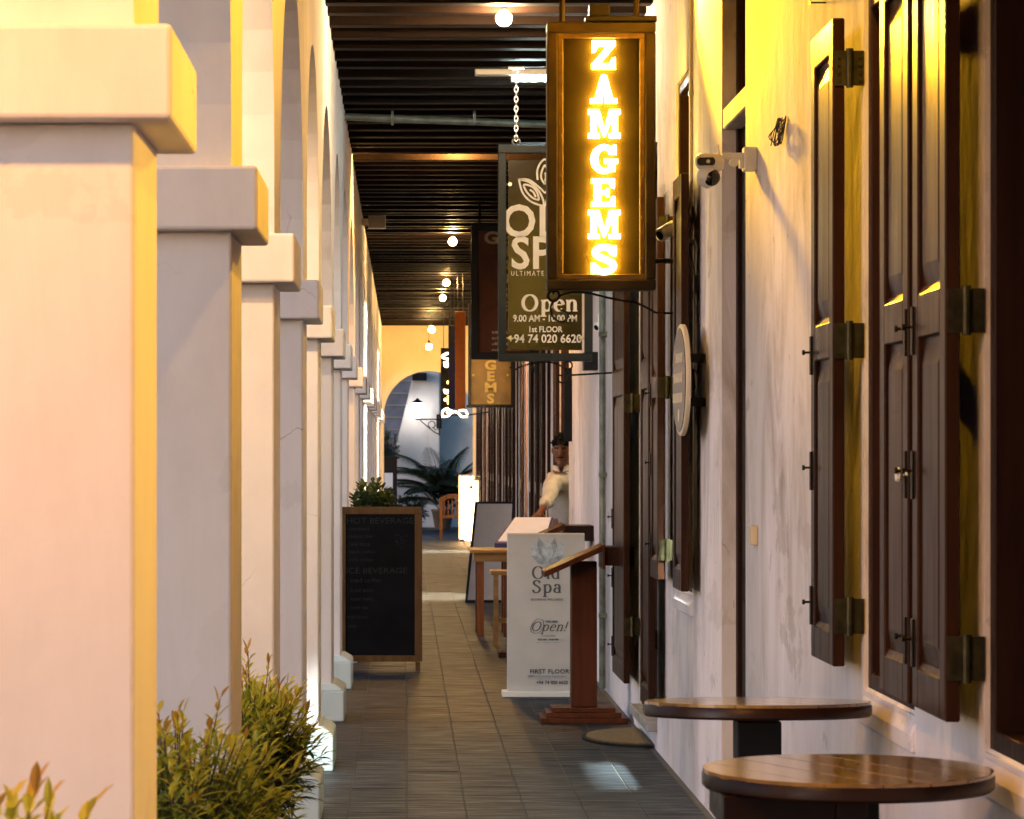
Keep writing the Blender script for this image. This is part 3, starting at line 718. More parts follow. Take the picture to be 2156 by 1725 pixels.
for (yy0, yy1) in ((ZY+0.012, ZY+0.022), (ZY+TH-0.022, ZY+TH-0.012)):
    q.box(a, b, yy0, yy1, d_-tr, d_).box(a, b, yy0, yy1, c_, c_+tr).box(a, a+tr, yy0, yy1, c_+tr, d_-tr).box(b-tr, b, yy0, yy1, c_+tr, d_-tr)
trim = q.build('trim', 'sign_trim', zam, bevel=0.003, seg=1)
q = MB()
for xx in (a+tr/2, b-tr/2):
    for k in range(6): q.lathe([(0.006, -0.004), (0.004, -0.007)], (xx, ZY+0.012, c_+0.1+k*(d_-c_-0.2)/5), 8, 'y')
q.build('rivets', 'sign_trim', trim)
q = MB(); q.box(a+0.001, b-0.001, ZY+0.044, ZY+TH-0.044, c_+0.001, d_-0.001); q.build('board', 'sign_board', zam)
def slab(ch):
    """polygons of a slab-serif capital in a unit box (w about 1, h 1)"""
    s = 0.27; t = 0.17; P = []
    R = lambda x0, x1, z0, z1: P.append([(x0, z0), (x1, z0), (x1, z1), (x0, z1)])
    Q = lambda *p_: P.append(list(p_))
    if ch == 'Z':
        R(0.08, 0.94, 0.80, 1.0); R(0.06, 0.94, 0, 0.2); Q((0.06, 0.17), (0.36, 0.17), (0.94, 0.83), (0.64, 0.83)); Q((0.08, 0.58), (0.20, 0.60), (0.34, 0.83), (0.08, 0.83)); Q((0.94, 0.17), (0.94, 0.42), (0.82, 0.40), (0.68, 0.17))
    if ch == 'A':
        Q((0.16, 0.12), (0.42, 0.12), (0.62, 0.96), (0.40, 0.96)); Q((0.58, 0.12), (0.86, 0.12), (0.62, 0.96), (0.42, 0.96)); R(0.30, 0.72, 0.24, 0.40); R(0.02, 0.45, 0, t); R(0.55, 1.0, 0, t); Q((0.40, 0.90), (0.62, 0.90), (0.58, 1.0), (0.44, 1.0))
    if ch == 'M':
        R(-0.06, 0.36, 0, t); R(0.70, 1.12, 0, t); R(0.04, 0.25, 0.1, 0.95); R(0.81, 1.02, 0.1, 0.95); R(-0.06, 0.28, 1-t, 1); R(0.78, 1.12, 1-t, 1)
        Q((0.10, 1.0), (0.34, 1.0), (0.60, 0.12), (0.53, 0.02), (0.46, 0.12)); Q((0.72, 1.0), (0.96, 1.0), (0.60, 0.12), (0.53, 0.02), (0.46, 0.12))
    if ch == 'G':
        outer = arc(0.52, 0.5, 0.50, 0.52, 52, 308, 20); inner = arc(0.54, 0.5, 0.24, 0.33, 52, 308, 20)
        for i in range(20): Q(outer[i], outer[i+1], inner[i+1], inner[i])
        Q((0.70, 0.66), (0.98, 0.66), (0.98, 1.0), (0.86, 1.0), (0.66, 0.86)); R(0.66, 0.94, 0.06, 0.46); R(0.52, 1.04, 0.34, 0.50)
    if ch == 'E':
        R(0.14, 0.42, 0.05, 0.95); R(0.04, 0.92, 1-t, 1); R(0.04, 0.94, 0, t); R(0.3, 0.70, 0.42, 0.58); R(0.60, 0.72, 0.34, 0.66); Q((0.92, 0.66), (0.92, 0.9), (0.66, 0.9), (0.80, 0.66)); Q((0.94, 0.36), (0.94, 0.1), (0.66, 0.1), (0.82, 0.36))
    if ch == 'S':
        c1 = spline([(0.84, 0.70), (0.74, 0.86), (0.50, 0.92), (0.27, 0.84), (0.22, 0.70), (0.36, 0.58), (0.62, 0.48), (0.82, 0.36), (0.82, 0.20), (0.62, 0.09), (0.38, 0.10), (0.20, 0.24)], 4)
        for i in range(len(c1)-1):
            (xa, za), (xb, zb) = c1[i], c1[i+1]; l = math.hypot(xb-xa, zb-za) or 1; nx, nz = -(zb-za)/l*0.125, (xb-xa)/l*0.105
            e = 0.02; ux, uz = (xb-xa)/l*e, (zb-za)/l*e
            Q((xa+nx-ux, za+nz-uz), (xb+nx+ux, zb+nz+uz), (xb-nx+ux, zb-nz+uz), (xa-nx-ux, za-nz-uz))
        R(0.80, 0.96, 0.62, 0.97); R(0.06, 0.22, 0.02, 0.38)
    return P
rows = [('Z', 83, 148), ('A', 155, 220), ('M', 228, 293), ('G', 303, 367), ('E', 374, 437), ('M', 440, 505), ('S', 513, 580)]
for (ch, ytop, ybot) in rows:
    zt_, zb_ = sz_(ytop), sz_(ybot); h = zt_-zb_; zb_ += 0.04*h; h *= 0.93; wd_ = h*0.95; xc = sx_(1271)
    for side in (0, 1):
        face = MB(); glow = MB()
        for i, poly in enumerate(slab(ch)):
            pts = [((xc + (px_-0.5)*wd_) if side == 0 else (xc - (px_-0.5)*wd_), zb_ + pz_*h) for px_, pz_ in poly]
            e = 0.00015*(i % 12)
            if side == 0: face.poly_y(pts, ZY+0.006+e, ZY+0.0128); glow.poly_y(pts, ZY+0.013+e, ZY+0.022)
            else: face.poly_y(pts, ZY+TH-0.0128, ZY+TH-0.006-e); glow.poly_y(pts, ZY+TH-0.022, ZY+TH-0.013-e)
        lo = face.build('letter', 'letter_face' if side == 0 else 'letter_back', zam); glow.build('halo_light', 'letter_glow', lo)
q = MB()
for xx, dx in ((sx_(1185), 0.0), (sx_(1342), 0.0)): q.tube([(xx, ZY+TH/2, T0-0.002), (xx, ZY+TH/2, CEIL_Z+0.02)], 0.014, 8)
q.build('hanging_rods', 'sign_wood', zam)
q = MB(); q.tube([(L1-0.005, ZY+TH/2, sz_(548)), (WALL_X-0.006, ZY+TH/2, sz_(548))], 0.013, 8); q.box(WALL_X-0.012, WALL_X-0.001, ZY+TH/2-0.03, ZY+TH/2+0.03, sz_(575), sz_(530)); q.build('wall_bracket', 'iron', zam)
# hooded flood lamp on top of the sign
fl_o = Vector((sx_(1262), ZY-0.035, T0+0.05))
q = MB(); q.box(sx_(1232), sx_(1383), ZY-0.012, ZY+0.10, T0+0.001, T0+0.028).box(fl_o.x-0.05, fl_o.x+0.05, ZY-0.012, ZY+0.06, T0+0.0281, T0+0.085); q.build('flood_lamp', 'iron', zam, bevel=0.006)
ld = bpy.data.lights.new('flood_beam', 'SPOT'); ld.energy = 760; ld.color = (1.0, 0.475, 0.014); ld.spot_size = math.radians(100); ld.spot_blend = 0.55; ld.shadow_soft_size = 0.11
lo = bpy.data.objects.new('flood_beam', ld); C.objects.link(lo); lo.parent = zam; lo.matrix_parent_inverse = Matrix.Translation(-WORLD[zam.name]); lo.location = fl_o
lo.rotation_euler = Vector((0.24, -1.0, 0.30)).to_track_quat('-Z', 'Y').to_euler()
# scroll iron under the sign
q = MB(); ys_ = ZY+TH/2; zx = lambda x: sx_(1550/1.4662 + x/5.074/1.4662); zzf = lambda y: sz_(800/1.4662 + y/5.074/1.4662)
def scroll(pts, r=0.006): q.tube([(zx(x), ys_, zzf(y)) for x, y in spline(pts, 6)], r, 6)
scroll([(870, 590), (1000, 530), (1180, 508), (1400, 530), (1650, 590), (1900, 640), (2150, 690), (2420, 830)]); scroll([(855, 610), (800, 670), (770, 760), (800, 880), (880, 960), (960, 970), (1030, 920), (1040, 850), (990, 805), (920, 792)])
q.tube([(zx(815)+0.026*math.cos(t_), ys_, zzf(565)+0.026*math.sin(t_)) for t_ in [2*PI*k/16 for k in range(17)]], 0.007, 6)
q.tube([(zx(815), ys_, zzf(500)), (zx(815), ys_, zzf(540))], 0.006, 6); q.tube([(zx(1180), ys_, zzf(508)), (zx(1180), ys_, B0-0.002)], 0.006, 6)
q.tube([(zx(2420), ys_, zzf(830)), (WALL_X-0.003, ys_, zzf(850))], 0.006, 6)
q.build('scroll', 'iron', zam)

# --- glass panel sign with the spa lettering
OY = 19.0; ox = lambda x: PX(x, OY); oz = lambda y: PZ(y, OY)
a, b, c_, d_ = ox(1049), ox(1248), oz(761), oz(305)
spa = wthing('glass_sign', 'hanging glass sign in a blue grey steel frame with white leaf emblem and OLD SPA', 'sign', ((a+b)/2, OY, c_))
ft = 0.052
q = MB(); q.box(a, b, OY, OY+0.05, d_-ft, d_).box(a, b, OY, OY+0.05, c_, c_+ft).box(a, a+ft, OY, OY+0.05, c_+ft, d_-ft).box(b-ft, b, OY, OY+0.05, c_+ft, d_-ft); q.build('frame', 'steel_frame', spa, bevel=0.003, seg=1)
pg0, pg1, pgb, pgt = a+ft+0.012, b-ft-0.016, c_+ft+0.02, d_-ft-0.045
q = MB(); q.box(pg0, pg1, OY+0.016, OY+0.024, pgb, pgt); gp = q.build('glass_panel', 'panel_glass', spa)
q = MB()
for xx in (a+ft-0.002, b-ft+0.002):
    s = 1 if xx < (a+b)/2 else -1
    for zz_ in (oz(388), oz(712)):
        q.tube([(xx, OY+0.02, zz_), (xx+s*0.03, OY+0.02, zz_)], 0.006, 6).lathe([(0.013, -0.010), (0.013, 0.0)], (xx+s*0.026, OY+0.014, zz_), 8, 'y')
q.build('standoffs', 'steel', spa)
TYs = OY+0.0155
def lf(zx_, zy_): return (ox((1450+zx_/4.313)/1.4662), oz((430+zy_/4.313)/1.4662))
q = MB(); wl_ = 0.0125
left = [[(655, 530), (700, 700), (790, 810), (900, 865), (985, 875), (965, 770), (900, 660), (790, 570), (655, 530)],
        [(925, 810), (840, 780), (760, 700), (722, 605), (830, 630), (900, 710), (925, 810)], [(800, 670), (850, 705), (880, 770)]]
top = [[(905, 540), (900, 420), (940, 320), (1003, 265), (1060, 330), (1100, 430), (1095, 560), (1040, 660), (1003, 710), (940, 650), (800, 545), (690, 530)],
       [(1003, 600), (955, 520), (960, 430), (1003, 345), (1045, 430), (1045, 530), (1003, 600)], [(1010, 440), (1018, 500), (1005, 560)]]
for pth in left+top:
    pp = spline(pth, 5); q.nib([lf(x, y) for x, y in pp], wl_, wl_, TYs-0.002, 0.0015)
for pth in left: q.nib([lf(2006-x, y) for x, y in spline(pth, 5)], wl_, wl_, TYs-0.002, 0.0015)
q.build('leaf_emblem', 'print_white', spa)
text('OLD', 0.290, ox(1150), oz(469), TYs-0.001, 'print_white', spa, bold=0.006, sx=0.93, spacing=1.05)
text('SPA', 0.290, ox(1150), oz(536), TYs-0.001, 'print_white', spa, bold=0.006, sx=0.93, spacing=1.05)
text('ULTIMATE WELLNESS', 0.044, ox(1150), oz(576), TYs-0.001, 'print_white', spa, spacing=1.45, sx=0.78)
text('9.00 AM - 10.00 PM', 0.060, ox(1148), oz(671), TYs-0.001, 'print_white', spa, bold=0.0012, sx=0.85)
text('1st FLOOR', 0.052, ox(1148), oz(694), TYs-0.001, 'print_white', spa, bold=0.0012, sx=0.9)
text('+94 74 020 6620', 0.074, ox(1147), oz(714), TYs-0.001, 'print_white', spa, bold=0.0015, sx=0.93)

def serif(word, x, z, size, y, mat, parent, thick=0.13, thin=0.035, slant=0.0, name='lettering'):
    q = MB(); adv = 0.0
    def st(path, closed=False, tk=thick, tn=thin, dy=[0]):
        dy[0] = (dy[0]+1) % 6
        q.nib([(x+(adv+px_+slant*pz_)*size, z+pz_*size) for px_, pz_ in path], tn*size, tk*size, y-0.0002*dy[0], 0.001, closed)
    def ser(cx_, z_, w_=0.13): st([(cx_-w_, z_), (cx_+w_, z_)], tk=thin*1.2, tn=thin*1.2)
    for ch in word:
        if ch == 'O': st(arc(0.36, 0.35, 0.29, 0.34, 0, 357, 28), True); adv += 0.80
        elif ch == 'p':
            st([(0.14, 0.46), (0.14, -0.22)]); st(arc(0.29, 0.24, 0.17, 0.23, 150, -150, 18)); ser(0.14, -0.215); st([(0.04, 0.45), (0.14, 0.45)], tk=thin, tn=thin*1.3); adv += 0.58
        elif ch == 'e':
            st([(0.08, 0.27), (0.38, 0.27)]); st(arc(0.24, 0.24, 0.17, 0.235, 8, 320, 20)); adv += 0.50
        elif ch == 'n':
            st([(0.13, 0.46), (0.13, 0.0)]); st(spline([(0.14, 0.34), (0.22, 0.44), (0.32, 0.46), (0.40, 0.40), (0.42, 0.28), (0.42, 0.0)], 5)); ser(0.13, 0.012, 0.1); ser(0.42, 0.012, 0.1); st([(0.03, 0.45), (0.13, 0.45)], tk=thin, tn=thin*1.3); adv += 0.60
        elif ch == 'S':
            st(spline([(0.46, 0.56), (0.40, 0.65), (0.28, 0.69), (0.15, 0.64), (0.12, 0.52), (0.22, 0.42), (0.38, 0.32), (0.46, 0.20), (0.40, 0.07), (0.26, 0.01), (0.13, 0.05), (0.07, 0.16)], 5), tn=thin*1.6); st([(0.46, 0.68), (0.46, 0.54)], tk=thin*1.3); st([(0.07, 0.18), (0.07, 0.02)], tk=thin*1.3); adv += 0.60
        elif ch == 'a':
            st(spline([(0.12, 0.36), (0.17, 0.45), (0.28, 0.47), (0.37, 0.40), (0.38, 0.3), (0.38, 0.0)], 5)); st(arc(0.24, 0.14, 0.15, 0.13, 20, 340, 16)); st([(0.38, 0.015), (0.47, 0.015)], tn=thin*1.3, tk=thin); adv += 0.52
        elif ch == 'l': st([(0.12, 0.72), (0.12, 0.0)]); ser(0.12, 0.012, 0.1); adv += 0.28
        elif ch == 'd': st([(0.40, 0.72), (0.40, 0.0)]); st(arc(0.25, 0.24, 0.17, 0.23, 30, 330, 18)); ser(0.44, 0.012, 0.05); adv += 0.56
        elif ch == '!': st([(0.12, 0.70), (0.10, 0.2)]); st([(0.09, 0.08), (0.09, 0.0)]); adv += 0.25
    return q.build(name, mat, parent)
serif('Open', ox(1098), oz(655), 0.150, TYs-0.001, 'print_white', spa, thick=0.15, thin=0.05)
# chain and ceiling hook
q = MB(); chx = ox(1087)
for cx_ in (chx, ox(1210)):
    zt_ = CEIL_Z-0.01; zb_ = d_+0.03; nl = int((zt_-zb_)/0.030)
    for k in range(nl):
        zc = zb_ + (k+0.5)*(zt_-zb_)/nl; pts = []
        for j in range(11):
            t_ = 2*PI*j/10; u, v_ = 0.011*math.cos(t_), 0.021*math.sin(t_)
            pts.append((cx_+u, OY+0.025, zc+v_) if k % 2 == 0 else (cx_, OY+0.025+u, zc+v_))
        q.tube(pts, 0.0036, 5, cap=False)
    q.tube([(cx_+0.024*math.cos(t_), OY+0.025, d_+0.022+0.024*math.sin(t_)) for t_ in [2*PI*k/14 for k in range(15)]], 0.006, 6, cap=False)
    q.box(cx_-0.05, cx_+0.05, OY, OY+0.05, CEIL_Z-0.02, CEIL_Z+0.001)
q.tube([(chx, OY+0.025, d_+0.012), (ox(1210), OY+0.025, d_+0.012)], 0.005, 6)
q.build('chain', 'steel', spa)
# scroll iron below it running to the wall
q = MB(); zx2 = lambda x: ox((1400+x/2.3)/1.4662); zz2 = lambda y: oz((950+y/2.3)/1.4662)
for pth in ([(440, 440), (480, 420), (560, 395), (640, 385), (720, 395), (780, 425), (815, 470)], [(820, 480), (805, 520), (770, 535), (742, 510), (750, 480), (785, 490)], [(440, 440), (420, 415), (400, 430)]):
    q.tube([(zx2(x), OY+0.025, zz2(y)) for x, y in spline(pth, 6)], 0.006, 6)
q.tube([(zx2(815)+0.026*math.cos(t_), OY+0.025, zz2(410)+0.028*math.sin(t_)) for t_ in [2*PI*k/16 for k in range(17)]], 0.006, 6, cap=False)
q.tube([(zx2(640), OY+0.025, zz2(385)), (zx2(640), OY+0.025, c_-0.001)], 0.006, 6)
q.tube([(zx2(820), OY+0.025, zz2(480)), (WALL_X-0.002, OY+0.025, zz2(460))], 0.007, 6)
q.build('scroll', 'iron', spa)

# --- brown gem sign behind it
GY = 29.0; gx = lambda x: PX(x, GY); gz = lambda y: PZ(y, GY)
gem = wthing('gem_sign', 'dark brown board sign in a black frame half hidden behind the glass sign', 'sign', (gx(1060), GY, gz(757)))
a, b, c_, d_ = gx(992), gx(1130), gz(757), gz(472)
q = MB(); ft = 0.07; q.box(a, b, GY, GY+0.08, d_-ft, d_).box(a, b, GY, GY+0.08, c_, c_+ft).box(a, a+ft, GY, GY+0.08, c_+ft, d_-ft).box(b-ft, b, GY, GY+0.08, c_+ft, d_-ft); q.build('frame', 'black_paint', gem, bevel=0.004, seg=1)
q = MB(); q.box(a+ft, b-ft, GY+0.02, GY+0.05, c_+ft, d_-ft); q.build('board', 'gem_brown', gem)
text('GEM', 0.165, gx(1062), gz(502), GY+0.018, 'gem_letters', gem, bold=0.006, sx=1.2)
for k, ch in enumerate('HOUSE'): text(ch, 0.13, gx(1062), gz(530+k*29), GY+0.018, 'gem_letters', gem, bold=0.005, sx=1.1)
q = MB(); rn = random.Random(5)
for k in range(4):
    xx = gx(1036); zz_ = gz(700+k*12)
    for j in range(7):
        w_ = rn.uniform(0.012, 0.03); q.box(xx, xx+w_, GY+0.014, GY+0.02, zz_-0.012, zz_+rn.uniform(0.0, 0.014)); xx += w_+0.008
q.build('small_print', 'gem_letters', gem)
q = MB()
for xx in (gx(1010), gx(1112)): q.tube([(xx, GY+0.04, d_-0.002), (xx, GY+0.04, CEIL_Z+0.01)], 0.012, 6)
q.tube([(b-0.002, GY+0.04, gz(600)), (WALL_X-0.002, GY+0.04, gz(600))], 0.014, 6)
q.build('hanging_rods', 'iron', gem)
# --- gold vertical sign with the gold letters
Y_ = 34.5; gx = lambda x: PX(x, Y_); gz = lambda y: PZ(y, Y_)
gs = wthing('gold_sign', 'brown gold box sign with vertical gold letters GEMS above a black tray', 'sign', (gx(1035), Y_, gz(858)))
a, b, c_, d_ = gx(986), gx(1081), gz(853), gz(640)
q = MB(); q.box(a+0.02, b-0.02, Y_, Y_+0.12, c_, d_); q.build('box', 'gold_panel', gs, bevel=0.01)
q = MB(); q.box(a, a+0.03, Y_-0.02, Y_+0.14, c_, d_).box(b-0.03, b, Y_-0.02, Y_+0.14, c_, d_).box(a-0.02, b+0.02, Y_-0.03, Y_+0.15, c_-0.03, c_); q.build('tray', 'black_paint', gs)
for k, ch in enumerate('GEMS'): text(ch, 0.150, gx(1033), gz(770+k*23.5), Y_-0.003, 'gold_letters', gs, name='letter', bold=0.006, sx=1.25)
q = MB()
for xx in (gx(990), gx(1075)):
    for yy_ in (790, 660): q.lathe([(0.014, -0.012), (0.014, 0)], (xx+(0.035 if xx < gx(1030) else -0.035), Y_, gz(yy_)), 8, 'y')
q.build('studs', 'gold_letters', gs)
q = MB(); q.tube([(gx(1010), Y_+0.06, d_-0.001), (gx(1010), Y_+0.06, CEIL_Z+0.01)], 0.012, 6).tube([(gx(1060), Y_+0.06, d_-0.001), (gx(1060), Y_+0.06, CEIL_Z+0.01)], 0.012, 6)
q.tube([(b-0.001, Y_+0.06, gz(700)), (WALL_X-0.002, Y_+0.06, gz(700))], 0.014, 6); q.build('hanging_rods', 'iron', gs)
# --- orange banner, navy board, black lit sign, glowing crest
def hung(name, label, cat, Y_, x0, x1, y0, y1, mat, th=0.03):
    t = wthing(name, label, cat, (PX((x0+x1)/2, Y_), Y_, PZ(y1, Y_)))
    q = MB(); q.box(PX(x0, Y_), PX(x1, Y_), Y_, Y_+th, PZ(y1, Y_), PZ(y0, Y_)); q.build('board', mat, t, bevel=0.005, seg=1)
    q = MB()
    for f_ in (0.25, 0.75): q.tube([(PX(x0+(x1-x0)*f_, Y_), Y_+th/2, PZ(y0, Y_)-0.001), (PX(x0+(x1-x0)*f_, Y_), Y_+th/2, CEIL_Z+0.01)], 0.006, 5)
    q.build('cord', 'cord', t)
    return t
hung('banner', 'narrow orange hanging banner beside the gold letter sign', 'banner', 41.0, 958.5, 980, 656, 862, 'orange_cloth', 0.04)
nb = hung('board_sign', 'narrow navy blue hanging board left of the orange banner', 'sign', 43.5, 944, 961, 686, 861, 'navy_board')
q = MB()
for k in range(9): q.lathe([(0.011, -0.006), (0.011, 0.0)], (PX(957, 43.5), 43.5, PZ(700+k*18, 43.5)), 6, 'y')
q.build('dots', 'purple_edge', nb)
bs = hung('lit_sign', 'black hanging sign with bright broken letters left of the navy board', 'sign', 48.0, 928, 952, 733, 868, 'black_paint', 0.05)
def px4(x, y, Y_): return (PX((1150+x/4.311)/1.4662, Y_), PZ((950+y/4.311)/1.4662, Y_))
q = MB(); by_ = 47.985
for pth in ([(1028, 605), (970, 620), (928, 650), (960, 675), (1028, 690)], [(945, 740), (985, 735), (1025, 750), (985, 785), (955, 760)], [(945, 1095), (985, 1110), (1030, 1105), (985, 1135), (960, 1120)]):
    q.nib([px4(x, y, 48.0) for x, y in spline(pth, 4)], 0.036, 0.036, by_, 0.012)
q.build('letters', 'sign_bulbs', bs)
q = MB()
for (x, y) in ((1015, 1182), (972, 1226), (1015, 1226), (1015, 1270)): xx, zz_ = px4(x, y, 48.0); q.lathe([(0.028, -0.012), (0.028, 0.0)], (xx, 48.0, zz_), 8, 'y')
xx, zz_ = px4(1012, 995, 48.0); q.lathe([(0.03, -0.012), (0.03, 0)], (xx, 48.0, zz_), 8, 'y'); q.build('dots', 'amber_dots', bs)
cr = wthing('neon_crest', 'small glowing white crest of curled tubes under the black sign', 'sign', (*[px4(1090, 1460, 47.0)[0], 47.0, px4(1090, 1465, 47.0)[1]],))
q = MB()
for pth in ([(930, 1440), (935, 1380), (985, 1345), (1030, 1340)], [(920, 1450), (1000, 1445), (1050, 1400), (1095, 1385), (1150, 1410), (1185, 1450), (1265, 1450)], [(1150, 1375), (1200, 1365), (1240, 1375), (1265, 1430)], [(985, 1400), (1020, 1370), (1060, 1375)]):
    q.tube([(px4(x, y, 47.0)[0], 47.0, px4(x, y, 47.0)[1]) for x, y in spline(pth, 4)], 0.017, 6)
q.build('tubes', 'sign_bulbs', cr)
q = MB(); xx = px4(1265, 1430, 47.0); q.tube([(xx[0], 47.03, xx[1]), (WALL_X-0.002, 47.03, xx[1]+0.05)], 0.012, 5); q.tube([(px4(920, 1455, 47)[0], 47.03, xx[1]), (xx[0], 47.03, xx[1])], 0.012, 5); q.build('arm', 'iron', cr)

# --- round sign on stand-off brackets
RY, RZ = 13.45, PZ(800, 13.4); RX = 1.262
rs = wthing('round_sign', 'round pale sign disc on brackets standing off the plaster wall', 'sign', (WALL_X, RY, RZ))
ang = math.radians(1.6)
M_ = Matrix.Translation((RX, RY, RZ)) @ Matrix.Rotation(ang, 4, 'Z')
def put(q, name, mat, smooth=False):
    q.v = [tuple(M_ @ Vector(v)) for v in q.v]; return q.build(name, mat, rs, smooth)
q = MB(); q.lathe([(0.250, -0.012), (0.254, -0.009), (0.254, 0.008), (0.250, 0.01)], (0, 0, 0), 48, 'x'); put(q, 'disc', 'cream_plastic', True)
q = MB(); q.lathe([(0.236, -0.0155), (0.236, -0.0121)], (0, 0, 0), 48, 'x'); put(q, 'face', 'panel_glass')
q = MB()
for k in range(3):
    zz_ = 0.10-0.09*k
    for j in range(5+k):
        yy_ = -0.13+0.052*j; q.box(-0.017, -0.0156, yy_, yy_+0.036, zz_-0.022, zz_+0.022)
q.lathe([(0.03, -0.017), (0.03, -0.0157)], (0, 0, -0.16), 12, 'x'); put(q, 'markings', 'cream_plastic')['kind'] = 'stuff'
q = MB()
for zz_ in (RZ+0.10, RZ-0.10): q.box(RX+0.012, WALL_X-0.001, RY-0.02, RY+0.02, zz_-0.02, zz_+0.02)
q.tube([(WALL_X-0.02, RY-0.03, RZ+0.10), (WALL_X-0.04, RY-0.035, RZ+0.03), (WALL_X-0.06, RY-0.04, RZ+0.05), (WALL_X-0.05, RY-0.03, RZ-0.04)], 0.005, 5); q.build('bracket', 'iron', rs)
# --- edge-on black board and shelf further down the wall
eb = MB(); eb.box(1.30, WALL_X-0.001, 24.15, 24.17, PZ(930, 24.2), PZ(775, 24.2))
tag(eb.build('wall_board', 'black_paint', bevel=0.003, seg=1), 'thin black board standing edge on from the wall above the man', 'sign')

# ================================================================== CAMERAS, BOXES, PIPES
def cctv(label, Y, x, y, wallx, dirx=-1, s=1.0, mat='white_plastic'):
    X, Z = PX(x, Y), PZ(y, Y)
    t = wthing('bullet_camera', label, 'camera', (wallx, Y, Z), 'security cameras on the shop wall')
    q = MB(); d = Vector((-0.7, -0.62, -0.45)).normalized(); p0 = Vector((X, Y, Z))
    pts = [p0 - d*0.06*s, p0 - d*0.055*s, p0 + d*0.05*s, p0 + d*0.056*s]
    q.tube(pts, [0.026*s, 0.034*s, 0.034*s, 0.03*s], 14); q.build('housing', mat, t, smooth=True)
    q = MB(); q.tube([p0+d*0.0565*s, p0+d*0.058*s], [0.022*s, 0.022*s], 12); q.build('lens', 'lens_black', t)
    q = MB(); q.tube([p0-d*0.03*s, Vector(((X+wallx)/2, Y, Z+0.03)), Vector((wallx-0.02, Y, Z+0.04))], 0.011*s, 8); q.build('arm', mat, t)
    q = MB(); q.box(wallx-0.022, wallx-0.001, Y-0.03*s, Y+0.03*s, Z-0.01, Z+0.09*s); q.build('mount', mat, t, bevel=0.004, seg=1)
cctv('white bullet camera on the frame edge between the letter sign and the wall', 14.35, 1404, 487, WALL_X)
cctv('small white camera low on the far wall below the glass sign', 20.6, 1265, 684, WALL_X, s=0.9)
cctv('small black camera under the scroll iron of the glass sign', 30.5, 1130, 775, WALL_X, s=1.0, mat='black_paint')
# dual-lens camera near the front
CY = 11.5; cx = lambda x: PX(x, CY); cz = lambda y: PZ(y, CY)
dc = wthing('dual_lens_camera', 'white security camera with two lenses on an arm from the yellow wall', 'camera', (WALL_X, CY, cz(340)), 'security cameras on the shop wall')
q = MB(); q.tube([(cx(1462), CY-0.02, cz(344)), (cx(1467), CY-0.02, cz(343)), (cx(1478), CY-0.02, cz(342)), (cx(1515), CY, cz(343)), (cx(1524), CY, cz(344))], [0.012, 0.026, 0.034, 0.034, 0.022], 16); hd = q.build('head', 'white_plastic', dc, smooth=True)
q = MB(); q.poly_y([(cx(1472)+0.013*math.cos(t_) if math.cos(t_) < 0 else cx(1496)+0.013*math.cos(t_), cz(343)+0.016*math.sin(t_)) for t_ in [2*PI*k/20 for k in range(20)]], CY-0.0555, CY-0.03); q.build('lens_window', 'lens_black', hd)
q = MB(); q.lathe([(0.004, -0.0585), (0.008, -0.0558)], (cx(1488), CY, cz(343)), 8, 'y'); q.build('lens', 'steel', hd)
bx_, bz_ = cx(1490), cz(372)
q = MB(); q.lathe([(0.006, -0.046), (0.026, -0.036), (0.041, -0.016), (0.045, 0.0), (0.041, 0.02), (0.026, 0.038), (0.006, 0.046)], (bx_, CY-0.005, bz_), 18); bo = q.build('ball', 'white_plastic', dc, smooth=True)
q = MB(); q.lathe([(0.004, -0.050), (0.018, -0.0465), (0.030, -0.036), (0.034, -0.028)], (bx_+0.012, CY-0.003, bz_-0.006), 16, 'y'); q.build('lens_cover', 'lens_black', bo, smooth=True)
q = MB(); q.box(cx(1520), cx(1572), CY-0.01, CY+0.012, cz(336), cz(322)); q.lathe([(0.018, -0.012), (0.018, 0.012)], (cx(1545), CY, cz(343)), 10, 'y'); q.build('arm', 'white_plastic', dc, bevel=0.004)
q = MB(); q.box(cx(1565), WALL_X-0.001, CY-0.035, CY+0.05, cz(360), cz(311)); q.box(cx(1556), cx(1566), CY-0.02, CY+0.02, cz(355), cz(334)); q.build('mount', 'white_plastic', dc, bevel=0.004)
q = MB(); q.tube([(cx(1514), CY, cz(328)), (cx(1511), CY, cz(305))], [0.0045, 0.003], 6); q.build('antenna', 'white_plastic', dc)
# switch box
sb = MB(); sb.box(WALL_X-0.028, WALL_X-0.001, 11.44, 11.56, PZ(1147, 11.5), PZ(1106, 11.5)); tag(sb.build('switch_box', 'cream_plastic', bevel=0.004), 'cream switch box low on the plaster beside the dark doorway', 'switch')
# wire tangle
q = MB(); WY = 10.6
for k in range(5):
    rn = random.Random(40+k); pts = [(WALL_X-0.004, WY+rn.uniform(-0.03, 0.03), PZ(258, WY)+rn.uniform(-.01, .03))]
    for j in range(6): pts.append((WALL_X-rn.uniform(0.01, 0.05), WY+0.10*math.sin(j*1.3+k)+rn.uniform(-.05, .05), PZ(278, WY)+0.04*math.cos(j*1.7+k)))
    q.tube(spline(pts, 5), 0.0022, 5)
tag(q.build('wire_tangle', 'cord'), 'tangle of thin black wire on the yellow lit plaster', 'wire')
nl = MB(); nl.tube([(WALL_X, 9.6, PZ(6, 9.6)), (WALL_X-0.05, 9.6, PZ(6, 9.6))], 0.003, 6); nl.lathe([(0.008, -0.053), (0.008, -0.05)], (WALL_X, 9.6, PZ(6, 9.6)), 8, 'x')
tag(nl.build('nail', 'iron'), 'long nail in the plaster above the shutter top', 'nail')
